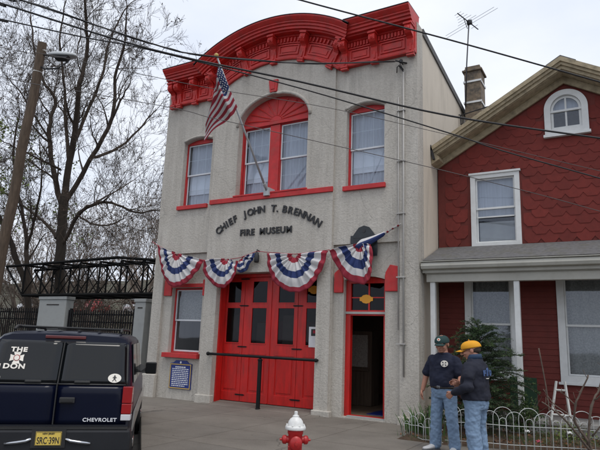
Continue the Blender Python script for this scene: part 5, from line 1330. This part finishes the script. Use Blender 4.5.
e = MB()
for q in range(4):
    a_ = q*math.pi/2 + math.pi/4; mm = Matrix.Rotation(R(14), 3, 'Z') @ ma
    e.tube([Vector((.090,-.136,1.335)) + mm @ Vector((.014*math.cos(a_), .014*math.sin(a_), .014)), Vector((.090,-.136,1.335)) + mm @ Vector((.036*math.cos(a_), .036*math.sin(a_), .014))], [.004,.009], 6)
e.build('emblem_cross', 'navy', EM)
j = MB()
loft(j, [(0,.004,.80,.155,.112), (0,.0,.87,.176,.128), (0,-.004,.93,.180,.132), (0,-.008,.965,.176,.130)])
limb(j, [(-.088,.0,.84), (-.118,-.012,.50), (-.140,.004,.15), (-.145,.006,.08)], [.098,.080,.078,.080]); limb(j, [(.088,.0,.84), (.125,-.018,.50), (.150,.0,.15), (.155,.0,.08)], [.098,.080,.078,.080])
fused(j, 'jeans', 'denim', P1, .010, .024, .055, 2)
bt = MB(); bt.tube([(.182*math.cos(a*math.pi/12), -.006 + .136*math.sin(a*math.pi/12), .972) for a in range(25)], .016, 8, el=1.3); BT = bt.build('belt', 'leather', P1, smooth=True)
q = MB(); q.box((-.025, -.158, .955), (.025, -.148, .990)); q.build('buckle', 'chrome', BT, bevel=.004)
shoe(P1, -.150, -.03, R(-16)); shoe(P1, .160, -.035, R(14))

# --- man in the dark jacket and yellow cap, seen from behind at three quarters
P2 = empty('person', (-1.985, 8.62, 0), R(-102), 'person in dark jacket, jeans and bright yellow cap, back turned three quarters', 'person')
P2.scale = (1.13, 1.22, 1.0)
b = MB()
loft(b, [(0,.0,1.25,.12,.08), (0,.0,1.36,.11,.065), (0,.0,1.42,.066,.06), (0,-.012,1.49,.060,.060), (0,-.026,1.555,.056,.062)])
T2, mt2 = head_parts(b, (0, -.046, 1.565), R(20), R(14), 1.13)
for sx, ds in ((-1, .0), (1, .0)):
    pass
limb(b, [(.15,.0,1.30), (.289,.03,1.07), (.235,-.18,.955)], [.03,.036,.030]); hand(b, (.235,-.185,.950), (-.25,-.72,-.62), (-.9,0,.1), -1, .55)
limb(b, [(-.15,.0,1.30), (-.266,-.03,1.09), (-.150,-.25,1.06)], [.03,.036,.030]); hand(b, (-.145,-.255,1.06), (.3,-.9,.05), (.9,.2,0), 1, .8)
fused(b, 'body', 'skin', P2, .0052, smooth_it=2)
face_bits(T2, mt2, 1.13, P2); cap(T2, mt2, 1.13, 'capyellow', P2)
q = MB(); q.ball(T2(0, .034, -.002), (.080, .082, .072), 18, 12, mtx=mt2); q.build('hair', 'hair', P2, smooth=True)
g = MB(); g.tube([T2(-.082, .0, .010), T2(-.070, -.085, .008), T2(.070, -.085, .008), T2(.082, .0, .010)], .003, 6)
for sx in (-1, 1): g.tube([T2(sx*.030 + .022*math.cos(a*math.pi/6), -.096, .004 + .016*math.sin(a*math.pi/6)) for a in range(13)], .0025, 5)
g.build('glasses', 'plastic', P2)
s = MB()
loft(s, [(0,.004,.865,.200,.150), (0,.0,.93,.205,.156), (0,-.006,1.02,.205,.160), (0,-.004,1.12,.202,.152), (0,.004,1.24,.208,.144), (0,.008,1.31,.205,.130), (0,.010,1.36,.178,.108), (0,.010,1.410,.122,.090), (0,.006,1.45,.088,.080)])
limb(s, [(.165,.006,1.325), (.245,.02,1.20), (.292,.035,1.06), (.262,-.085,1.00), (.240,-.155,.965)], [.085,.080,.072,.062,.055])
limb(s, [(-.165,.006,1.325), (-.235,-.01,1.22), (-.268,-.03,1.09), (-.205,-.15,1.07), (-.165,-.22,1.06)], [.085,.080,.070,.062,.055])
fused(s, 'jacket', 'jacket', P2, .012, .040, .12)
r_ = MB(); vs = []; seg = 28
for (z, k_) in ((1.435, 1.12), (1.475, 1.05), (1.505, .98)):
    for a in range(seg): vs.append((.086*k_*math.cos(a*2*math.pi/seg), .004 + .078*k_*math.sin(a*2*math.pi/seg), z + .012*math.sin(a*2*math.pi/seg)))
r_.add(vs, [(i*seg+k, i*seg+(k+1)%seg, (i+1)*seg+(k+1)%seg, (i+1)*seg+k) for i in range(2) for k in range(seg)]); o = r_.build('collar', 'collar', P2, smooth=True); o.modifiers.new('t','SOLIDIFY').thickness = .01
mb_l = mat('back_lettering', (.06, .11, .25), .8, var=.3, vscale=30); M['backblue'] = mb_l
bp_ = P2
text_obj('F', .105, 'backblue', P2, 'back_lettering', .004, .005, (.085, .156, 1.215), (R(90), 0, R(172)))
text_obj('D', .105, 'backblue', P2, 'back_lettering', .004, .005, (-.085, .156, 1.215), (R(90), 0, R(188)))
q = MB(); q.poly([(-.018,1.21),(.018,1.21),(.014,1.255),(.026,1.30),(0,1.325),(-.026,1.30),(-.014,1.255)],   .150, .160); q.build('back_emblem', 'backblue', P2)
q = MB(); q.box((-.035, .150, 1.170), (.035, .160, 1.178)); q.build('back_underline', 'sticker', P2)
j = MB()
loft(j, [(0,.006,.74,.155,.118), (0,.006,.81,.176,.134), (0,.0,.88,.180,.136), (0,-.004,.93,.172,.13)])
limb(j, [(-.088,.0,.80), (-.105,-.016,.47), (-.115,.014,.15), (-.118,.018,.07)], [.100,.086,.082,.084]); limb(j, [(.088,.0,.80), (.110,.0,.47), (.125,.045,.15), (.128,.05,.07)], [.100,.086,.082,.084])
fused(j, 'jeans', 'denim', P2, .010, .028, .055, 2)
q = MB(); q.box((-.125, .124, .735), (-.045, .146, .83)); q.box((.045, .124, .735), (.125, .146, .83))
shoe(P2, -.120, -.01, R(-12), 'sole'); shoe(P2, .132, .02, R(12), 'sole')
# ------------------------------------------------------------------ trees and plants
def crm(P, n=4):
    out = []
    for i in range(len(P)-1):
        p0, p1, p2, p3 = P[max(i-1,0)], P[i], P[i+1], P[min(i+2,len(P)-1)]
        for k in range(n):
            q = k/n; out.append(.5*((2*p1)+(-p0+p2)*q+(2*p0-5*p1+4*p2-p3)*q*q+(-p0+3*p1-3*p2+p3)*q**3))
    return out + [P[-1]]
def rvec(rng): 
    while True:
        v = Vector((rng.uniform(-1,1), rng.uniform(-1,1), rng.uniform(-1,1)))
        if .05 < v.length < 1: return v.normalized()
def grow(mb, p, d, length, r, depth, rng, tips, gnarl=.28, lift=.10, ratio=.66, kids=(2, 4), rmin=.006):
    n = 5 if depth > 1 else 3
    pts, rad = [p.copy()], [r]; cur = p.copy(); dd = d.copy()
    for i in range(n):
        dd = (dd + rvec(rng)*gnarl + Vector((0,0,lift))).normalized(); cur = cur + dd*length/n; pts.append(cur.copy()); rad.append(max(rmin*.7, r*(1 - .62*(i+1)/n)))
    mb.tube(pts, rad, 6 if r > .06 else (4 if r > .02 else 3), cap=False)
    if depth <= 0: tips.append((pts[-1], dd.copy())); tips.append((pts[1], dd.copy())); return
    k = rng.randint(*kids)
    for i in range(k):
        f_ = rng.uniform(.3, 1.) if i else 1.
        idx = min(n - 1, int(f_*n)); q = pts[idx].lerp(pts[idx+1], f_*n - idx if f_ < 1 else 1.)
        ax = rvec(rng); sp = rng.uniform(.35, .95) if i else rng.uniform(.1, .45)
        nd = (dd.normalized()*math.cos(sp) + (ax - dd*ax.dot(dd)).normalized()*math.sin(sp)).normalized()
        grow(mb, q, nd, length*ratio*rng.uniform(.75, 1.2), max(rmin, rad[idx]*rng.uniform(.5,.72)), depth-1, rng, tips, gnarl, lift, ratio, kids, rmin)
def clusters(mb, tips, rng, frac, size, n=3):
    for (p, d) in tips:
        if rng.random() > frac: continue
        for _ in range(n):
            c = p + rvec(rng)*size*1.6; a_ = rvec(rng)*size*rng.uniform(.5,1.2); b_ = rvec(rng)*size*rng.uniform(.4,1.)
            mb.add([c - a_, c + b_, c + a_, c - b_*.6], [(0,1,2,3)])
def tree_limbs(nm, base, lb, limbs, rads, rng, depth=4, blen=1.9, seeds=.25, seedsize=.07, twigm='twig', barkm='bark', leaf=None, every=3, rmin=.008, group=None, gnarl=.28, lift=.06):
    T_ = wroot(nm, base, lb, 'tree', group)
    tr = MB(); cr_ = MB(); tips = []
    for i, (L_, (r0, r1)) in enumerate(zip(limbs, rads)):
        P_ = crm([Vector(p) for p in L_], 4); n = len(P_)
        R_ = [r0 + (r1 - r0)*k/(n-1) for k in range(n)]
        P_ = [p + rvec(rng)*.03 for p in P_]
        (tr if i == 0 else cr_).tube(P_, R_, 10 if r0 > .12 else 7, cap=False)
        if i == 0: continue
        for k in range(3, n, every):
            d = (P_[min(k+1,n-1)] - P_[k-1]).normalized(); ax = rvec(rng); sp = rng.uniform(.4, 1.0)
            nd = (d*math.cos(sp) + (ax - d*ax.dot(d)).normalized()*math.sin(sp)).normalized()
            grow(cr_, P_[k], nd, blen*rng.uniform(.6, 1.2), max(rmin, R_[k]*rng.uniform(.35,.6)), depth-1, rng, tips, gnarl, lift, kids=(3, 4), rmin=rmin)
        grow(cr_, P_[-1], (P_[-1]-P_[-2]).normalized(), blen, R_[-1]*.85, depth-1, rng, tips, gnarl, lift, rmin=rmin)
    tr.build('trunk', barkm, T_, smooth=True); cr_.build('crown', twigm, T_, smooth=False)
    if seeds:
        sd = MB(); clusters(sd, tips, rng, seeds, seedsize); sd.build('foliage' if leaf else 'seed_clusters', leaf or 'seed', T_)
    return T_, len(cr_.f)
rng = random.Random(21)
LB = [
[(-21.21,16.12,-.4),(-21.21,16.12,1.02),(-21.04,15.77,2.91),(-20.87,15.42,4.8),(-20.71,15.21,6.06),(-20.55,15.03,7.24)],
[(-20.64,15.01,7.0),(-20.78,14.79,7.65),(-21.2,14.52,9.28),(-21.29,14.41,10.5),(-21.46,14.62,11.7),(-21.86,14.18,12.55),(-22.52,14.02,14.09),(-23.05,13.87,15.92)],
[(-21.17,14.43,9.71),(-21.36,13.78,10.51),(-21.36,13.01,11.25),(-21.45,12.23,11.82)],
[(-20.55,15.03,7.0),(-20.12,14.81,9.22),(-19.42,14.34,10.43),(-18.81,13.83,11.61),(-18.46,13.71,12.95),(-18.02,13.06,14.27),(-17.41,12.53,15.54)],
[(-20.22,14.85,8.8),(-20.26,15.11,10.12),(-19.67,15.47,12.51),(-19.53,15.63,14.67),(-19.08,16.04,16.54)],
[(-20.58,15.08,6.9),(-19.07,14.96,8.68),(-17.73,14.77,10.3),(-17.54,14.5,11.91),(-16.9,14.25,13.1),(-16.6,13.9,14.1)],
[(-17.73,14.77,10.3),(-17.0,14.54,10.99),(-16.4,14.36,11.46)],
[(-18.99,14.98,8.77),(-18.71,16.14,9.59),(-18.2,16.84,10.8),(-17.9,17.3,11.7)],
[(-20.80,15.4,5.1),(-19.67,15.15,6.4),(-18.89,15.17,6.77),(-18.01,15.43,6.84),(-16.84,15.62,6.4),(-15.68,15.71,6.41)],
[(-18.89,15.17,6.77),(-18.72,16.04,7.48),(-18.61,17.08,8.33)],
[(-20.92,15.2,5.5),(-21.81,15.11,6.25),(-22.66,15.1,6.72),(-24.32,15.11,7.57),(-25.12,14.51,8.13)],
[(-20.3,14.9,8.6),(-21.1,15.03,10.84),(-21.89,15.23,13.02),(-21.93,14.78,14.84),(-21.56,14.57,16.66)],
[(-19.67,15.15,6.4),(-18.67,15.25,5.93),(-17.46,15.36,5.98),(-16.81,15.1,6.17)],
[(-20.58,14.74,8.37),(-20.45,13.62,8.46),(-20.21,12.56,8.51),(-19.92,11.54,8.54)]]
RB = [(a_*.78, b_*.8) for a_, b_ in [(.31,.24),(.16,.035),(.06,.02),(.19,.04),(.12,.03),(.14,.035),(.07,.02),(.09,.025),(.12,.03),(.06,.02),(.10,.03),(.11,.03),(.06,.02),(.07,.02)]]
tree_limbs('bare_tree', (-21.21,16.12,G0), 'tall bare tree with a thick dark trunk rising behind the truss', LB, RB, rng, 5, 1.65, .06, .042, every=2, rmin=.006)
LT_ = [
[(-23.1,16.6,-.4),(-23.14,16.19,.95),(-23.13,15.65,3.22),(-23.42,15.15,4.64),(-23.72,14.69,5.81),(-24.28,14.03,7.22)],
[(-23.05,15.67,3.2),(-23.02,15.33,4.88),(-23.56,15.4,6.21),(-24.31,15.22,8.13),(-24.31,14.81,9.82),(-24.67,15.04,11.97)],
[(-23.01,15.25,5.2),(-22.01,14.82,6.52),(-21.32,14.42,7.92),(-21.28,14.04,9.59)],
[(-24.0,14.3,6.6),(-24.9,14.3,8.5),(-26,14.2,11),(-26.5,14,13.5)]]
tree_limbs('bare_tree', (-23.1,16.6,G0), 'leaning slender bare tree just right of the utility pole', LT_, [(.17,.09),(.12,.03),(.07,.02),(.08,.02)], rng, 5, 2.0, .10, .055, rmin=.009)
# generic trees further back
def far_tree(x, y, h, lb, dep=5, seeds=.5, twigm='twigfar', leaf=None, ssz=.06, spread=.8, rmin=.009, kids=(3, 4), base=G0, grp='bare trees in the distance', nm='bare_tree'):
    r = random.Random(int(x*31 + y*7)); b = Vector((x, y, base))
    T_ = wroot(nm, tuple(b), lb, 'tree', grp)
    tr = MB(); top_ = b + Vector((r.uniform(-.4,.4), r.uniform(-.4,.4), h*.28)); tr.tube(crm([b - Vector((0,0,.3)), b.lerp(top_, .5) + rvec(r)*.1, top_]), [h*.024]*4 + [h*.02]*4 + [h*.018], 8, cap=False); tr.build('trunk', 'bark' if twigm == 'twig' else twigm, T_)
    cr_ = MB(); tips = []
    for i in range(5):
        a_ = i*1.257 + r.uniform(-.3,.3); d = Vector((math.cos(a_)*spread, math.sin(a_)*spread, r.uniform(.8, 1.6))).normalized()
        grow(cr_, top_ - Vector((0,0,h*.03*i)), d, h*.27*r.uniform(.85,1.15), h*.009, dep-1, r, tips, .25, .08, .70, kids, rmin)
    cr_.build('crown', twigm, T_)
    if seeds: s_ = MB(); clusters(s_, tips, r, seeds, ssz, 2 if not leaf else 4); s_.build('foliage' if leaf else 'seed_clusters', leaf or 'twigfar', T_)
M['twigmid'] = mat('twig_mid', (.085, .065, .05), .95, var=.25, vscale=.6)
FT = [(-22.5, 24, 11), (-20.0, 27.5, 11.5), (-27.5, 27, 13.5), (-25, 33, 15), (-31, 31, 15), (-28.5, 40, 18), (-36, 36, 17), (-42, 30, 16), (-34, 24, 13), (-30.5, 20.5, 11), (-24.5, 20.5, 10.5), (-23, 38, 16), (-38, 42, 19)]
for i, (x, y, h) in enumerate(FT):
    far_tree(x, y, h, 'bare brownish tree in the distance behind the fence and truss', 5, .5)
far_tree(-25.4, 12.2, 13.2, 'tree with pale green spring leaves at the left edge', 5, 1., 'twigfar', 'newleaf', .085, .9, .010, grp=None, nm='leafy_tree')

for (x, y, h) in ((-20.5, 19.0, 5.5), (-23.5, 18.5, 6), (-17.8, 19.5, 5), (-26.5, 19.0, 6.5), (-29.5, 22, 7.5), (-16.5, 22.5, 6.5), (-33, 21, 8)):
    far_tree(x, y, h, 'low tangled bare thicket tree just beyond the black fence', 5, .35, grp='thicket trees beyond the fence', rmin=.008, spread=1.4, twigm='twigmid')
# evergreen beside the porch
def conifer(base, h, rad, lb, seed):
    r = random.Random(seed); b = Vector(base); T_ = wroot('evergreen_shrub', base, lb, 'shrub')
    tr = MB(); tr.tube([b - Vector((0,0,.1)), b + Vector((.03,0,h*.5)), b + Vector((0,.02,h*.97))], [.04,.028,.006], 8); tr.build('trunk', 'bark', T_)
    nd = MB(); nl = MB(); st = MB()
    nb = 230
    for i in range(nb):
        t = (i + .5) / nb; z = .08 + t*h*.93
        prof = (1 - t)**.42 * (.86 + .22*math.sin(i*1.7)) * min(1, .75 + t*2)
        Lb = rad*max(.10, prof)*r.uniform(.75, 1.12); a_ = i*2.399 + r.uniform(-.3,.3)
        d = Vector((math.cos(a_), math.sin(a_), 0)); p0 = b + Vector((0,0,z)); pts = []
        for k in range(6):
            q = k/5; pts.append(p0 + d*Lb*q + Vector((0,0, .20*Lb*math.sin(q*2.4)*(1 + .8*math.sin(i*2.7)) - .10*Lb*q*q + .10*q*(1 + math.sin(i*1.9)))))
        st.tube(pts, [.008]*6, 3, cap=False)
        side = d.cross(Vector((0,0,1)))
        for k in range(int(16 + 44*Lb)):
            q = r.uniform(.15, 1.0)**.8; idx = min(4, int(q*5)); c = pts[idx].lerp(pts[idx+1], q*5-idx)
            sg = r.choice((-1, 1)); tw_ = (d*r.uniform(.3,1.) + side*sg*r.uniform(.2,1.) + Vector((0,0,r.uniform(-.25,.35)))).normalized(); tl_ = r.uniform(.05,.13)*(1.25-.5*q)
            tgt = nl if (q > .85 and r.random() < .5) else nd
            e_ = c + tw_*tl_
            for m_i in range(7):
                w0 = c.lerp(e_, m_i/6); ax = rvec(r); v = (tw_*.6 + ax*.8).normalized()*.034; wv = v.cross(rvec(r)).normalized()*.0052
                tgt.add([w0 - wv, w0 + v, w0 + wv], [(0,1,2)])
    st.build('branches', 'bark', T_); nd.build('foliage', 'needle', T_); nl.build('fresh_tips', 'needlelight', T_)
conifer((-2.44, 11.0, 0.0), 2.0, 1.08, 'dark green evergreen shrub with drooping sprays behind the two people', 4)
# low leafy bushes in front of the porch
def bush(base, rx, ry, h, m, n, ls, lb, seed, nm='leafy_shrub', cat='shrub', stems=True):
    r = random.Random(seed); b = Vector(base); T_ = wroot(nm, base, lb, cat)
    s = MB(); 
    for i in range(14):
        a_ = r.uniform(0, 6.28); q = r.uniform(.2, 1); s.tube([b, b + Vector((rx*q*.4*math.cos(a_), ry*q*.4*math.sin(a_), h*.5)), b + Vector((rx*q*math.cos(a_), ry*q*math.sin(a_), h*r.uniform(.6,1.)))], [.008,.005,.003], 4)
    s.build('stems', 'branch', T_)
    f = MB()
    for i in range(n):
        a_ = r.uniform(0, 6.28); q = r.uniform(0, 1)**.5; z = h*r.uniform(.1, 1.)*(1 - .35*q*q); k_ = .6 + .4*math.sin(a_*3 + z*9)
        c = b + Vector((rx*q*k_*math.cos(a_), ry*q*k_*math.sin(a_), z)); u = rvec(r)*ls; v = rvec(r).cross(u).normalized()*ls*.4
        f.add([c - u, c + v, c + u, c - v], [(0,1,2,3)])
    f.build('foliage', m, T_)
bush((-1.75, 11.45, .05), .42, .24, .75, 'needlelight', 900, .030, 'low green leafy shrub around the foot of the slim porch post', 5)
bush((-1.0, 11.3, .05), .5, .2, .34, 'newleaf', 380, .028, 'sparse low pale green plants under the white ladder', 6)
bush((.3, 11.4, .05), .6, .2, .38, 'newleaf', 500, .028, 'low pale green plants at the right edge of the garden', 7)
# sword leaved irises at the museum corner
def iris(base, n, h, lb, seed):
    r = random.Random(seed); b = Vector(base); f = MB()
    for i in range(n):
        a_ = r.uniform(0, 6.28); q = r.uniform(0, .16); c = b + Vector((q*1.6*math.cos(a_), q*math.sin(a_), 0)); ln = Vector((math.cos(a_), math.sin(a_), 0))*r.uniform(.02,.16); hh = h*r.uniform(.55,1.1); wv = Vector((math.cos(a_+1.3), math.sin(a_+1.3), 0))*.016
        rows = [(0,1.),(.35,1.),(.7,.75),(1,.05)]; vs = []
        for (t, w_) in rows: p = c + ln*t*t*1.6 + Vector((0,0,hh*(t - .12*t*t))); vs += [p - wv*w_, p + wv*w_]
        f.add(vs, [(0,1,3,2),(2,3,5,4),(4,5,7,6)])
    return tag(f.build('iris_clump', 'iris'), lb, 'plant', 'iris clumps by the museum corner')
iris((-3.42, 10.22, .02), 34, .52, 'sword leaved iris clump at the museum corner, nearest the wall', 1)
iris((-3.10, 10.10, .02), 40, .62, 'tall sword leaved iris clump right behind the person in the navy T-shirt', 2)
iris((-3.62, 10.65, .02), 22, .40, 'small iris clump tight against the museum wall', 3)
# dead leaf litter
r = random.Random(8); f = MB()
for i in range(900):
    x = r.uniform(-3.6, 2.2); y = r.uniform(9.75 + max(0, x + 2.75)*.39, 11.8); c = Vector((x, y, .085 + r.uniform(0,.02))); u = Vector((r.uniform(-1,1), r.uniform(-1,1), r.uniform(-.4,.4))).normalized()*r.uniform(.015,.04); v = u.cross(rvec(r)).normalized()*.018
    f.add([c - u, c + v, c + u, c - v], [(0,1,2,3)])
tag(f.build('leaf_litter', mat('dead_leaf', (.16, .075, .035), .9, var=.4, vscale=8)), kind='stuff')
f = MB()
for i in range(5200):
    x = r.uniform(-3.6, 2.3); y = r.uniform(9.75 + max(0, x + 2.75)*.39, 11.8)
    if noise.noise(Vector((x*1.3, y*1.3, 3))) < -.02: continue
    c = Vector((x, y, .05)); a_ = r.uniform(0, 6.28); wv = Vector((math.cos(a_), math.sin(a_), 0))*.004; f.add([c - wv, c + wv, c + Vector((r.uniform(-.04,.04), r.uniform(-.04,.04), r.uniform(.05,.14)))], [(0,1,2)])
tag(f.build('grass', 'iris'), kind='stuff')
# bare shrub by the fence
SH = wroot('bare_shrub', (-.63, 10.30, 0), 'leafless shrub with knobbly grey branches against the right end of the wire fence', 'shrub')
br = [([(-.63,10.42,-.05),(-.63,10.40,.1),(-.68,10.34,.25),(-.81,10.14,.51),(-.79,10.02,.79),(-.7,10.03,.99),(-.58,10.04,1.25)], .024),
([(-.65,10.39,.09),(-.82,10.1,.38),(-.97,9.84,.61),(-1.21,9.53,.83)], .019), ([(-.67,10.36,.17),(-.58,10.33,.77),(-.45,10.4,1.06),(-.34,10.36,1.49)], .022),
([(-.97,9.84,.61),(-1.07,9.88,.73),(-1.14,9.92,.87)], .010), ([(-.79,10.02,.79),(-.92,10.04,.91),(-.99,9.98,.97)], .010), ([(-.6,10.4,.3),(-.35,10.35,.62),(-.12,10.3,.8)], .014), ([(-.55,10.35,.85),(-.44,10.2,.95),(-.3,10.15,1.2)], .010), ([(-.63,10.4,.2),(-.9,10.5,.55),(-1.15,10.6,.72),(-1.32,10.62,.95)], .012)]
for i, (P_, r0) in enumerate(br):
    P_ = crm([Vector(p) for p in P_], 4); n = len(P_); s = MB(); s.tube([p + rvec(rng)*.006 for p in P_], [r0*(1-.55*k/(n-1))*(1.25 if k % 4 == 0 else 1) for k in range(n)], 7)
    for k in range(2, n, 3):
        d = rvec(rng); d.z = abs(d.z); s.tube([P_[k], P_[k] + d*.07, P_[k] + d*.11 + Vector((0,0,.03))], [.005,.004,.003], 4)
    s.build('branch', 'branch', SH, smooth=True)
tag(MB().tube(crm([Vector((-1.22,10.5,-.05)), Vector((-1.23,10.48,.76)), Vector((-1.32,10.34,1.63))]), [.011]*9, 6).build('garden_stake', 'branch', smooth=True), 'tall thin stake standing in the garden left of the ladder', 'stake')
def flower(p, m, lb):
    F = wroot('garden_flower', (p[0], p[1], .05), lb, 'flower'); s = MB(); r = random.Random(int(p[0]*100))
    MB().tube([(p[0], p[1], .04), p], .004, 5).build('stem', 'iris', F)
    for i in range(9):
        a_ = i*.7; s.ball((p[0] + .028*math.cos(a_), p[1] + .028*math.sin(a_), p[2] + .01*(i % 3)), (.018,.018,.012), 8, 5)
    s.build('petals', m, F, smooth=True)
flower((-1.62, 10.75, .22), 'flower', 'small white flower behind the fence in front of the slim porch post')
flower((-.98, 10.95, .24), 'flower', 'small white flower behind the fence below the ladder')
flower((-1.42, 10.55, .10), 'flowerpink', 'small pink flower low behind the wire fence')
# ------------------------------------------------------------------ light, world, camera
w = bpy.data.worlds.new('World'); scn.world = w; w.use_nodes = True; nt = w.node_tree
bg = nt.nodes['Background']
sky = nt.nodes.new('ShaderNodeTexSky'); sky.sky_type = 'NISHITA'; sky.sun_disc = False
SE, SR = R(66), R(150)
sky.sun_elevation = SE; sky.sun_rotation = SR; sky.air_density = 1.2; sky.dust_density = 2.
tc = nt.nodes.new('ShaderNodeTexCoord')
mp = nt.nodes.new('ShaderNodeMapping'); mp.inputs['Scale'].default_value = (1, 1, 2.2); nt.links.new(tc.outputs['Generated'], mp.inputs[0])
nz = nt.nodes.new('ShaderNodeTexNoise'); nz.inputs['Scale'].default_value = 1.6; nz.inputs['Detail'].default_value = 7; nz.inputs['Roughness'].default_value = .55; nt.links.new(mp.outputs[0], nz.inputs['Vector'])
cr = nt.nodes.new('ShaderNodeValToRGB'); cr.color_ramp.elements[0].position = .34; cr.color_ramp.elements[1].position = .66
cr.color_ramp.elements[0].color = (.61, .67, .80, 1); cr.color_ramp.elements[1].color = (.80, .825, .875, 1); nt.links.new(nz.outputs['Fac'], cr.inputs[0])
sc_ = nt.nodes.new('ShaderNodeMix'); sc_.data_type = 'RGBA'; sc_.blend_type = 'MULTIPLY'; sc_.inputs[0].default_value = 1; sc_.inputs[7].default_value = (9.4, 9.4, 9.4, 1); sc_.clamp_result = False
nt.links.new(cr.outputs[0], sc_.inputs[6])
mx = nt.nodes.new('ShaderNodeMix'); mx.data_type = 'RGBA'; mx.inputs[0].default_value = .93
nt.links.new(sky.outputs[0], mx.inputs[6]); nt.links.new(sc_.outputs[2], mx.inputs[7]); nt.links.new(mx.outputs[2], bg.inputs[0])
bg.inputs[1].default_value = .1
sl_ = bpy.data.lights.new('sun', 'SUN'); sl_.energy = 1.1; sl_.angle = R(25); sl_.color = (1, .96, .9)
so = bpy.data.objects.new('sun', sl_); COL.objects.link(so)
dirv = Vector((.70, -.50, 0)).normalized() * math.cos(SE) + Vector((0, 0, math.sin(SE)))
so.rotation_euler = dirv.to_track_quat('Z', 'Y').to_euler(); so.location = dirv * 30
sky.sun_rotation = math.atan2(dirv.x, dirv.y)
cd_ = bpy.data.cameras.new('camera'); cam_ = bpy.data.objects.new('camera', cd_); COL.objects.link(cam_)
f_px = 560.; cd_.sensor_fit = 'HORIZONTAL'; cd_.sensor_width = 36; cd_.lens = 36 * f_px / 600; cd_.clip_end = 2000; cd_.clip_start = .05
yaw, pitch, roll = R(-30.33), R(11.58), R(2.16)
fw = Vector((math.sin(yaw)*math.cos(pitch), math.cos(yaw)*math.cos(pitch), math.sin(pitch)))
rt = Vector((math.cos(yaw), -math.sin(yaw), 0)); up = rt.cross(fw)
r2 = rt*math.cos(roll) + up*math.sin(roll); u2 = -rt*math.sin(roll) + up*math.cos(roll)
mw = Matrix((r2, u2, -fw)).transposed().to_4x4(); mw.translation = (0, 0, 1.62); cam_.matrix_world = mw
scn.camera = cam_
scn.render.engine = 'CYCLES'
vs_ = scn.view_settings; vs_.view_transform = 'Standard'; vs_.look = 'None'; vs_.exposure = .46; vs_.gamma = 1; vs_.use_curve_mapping = False
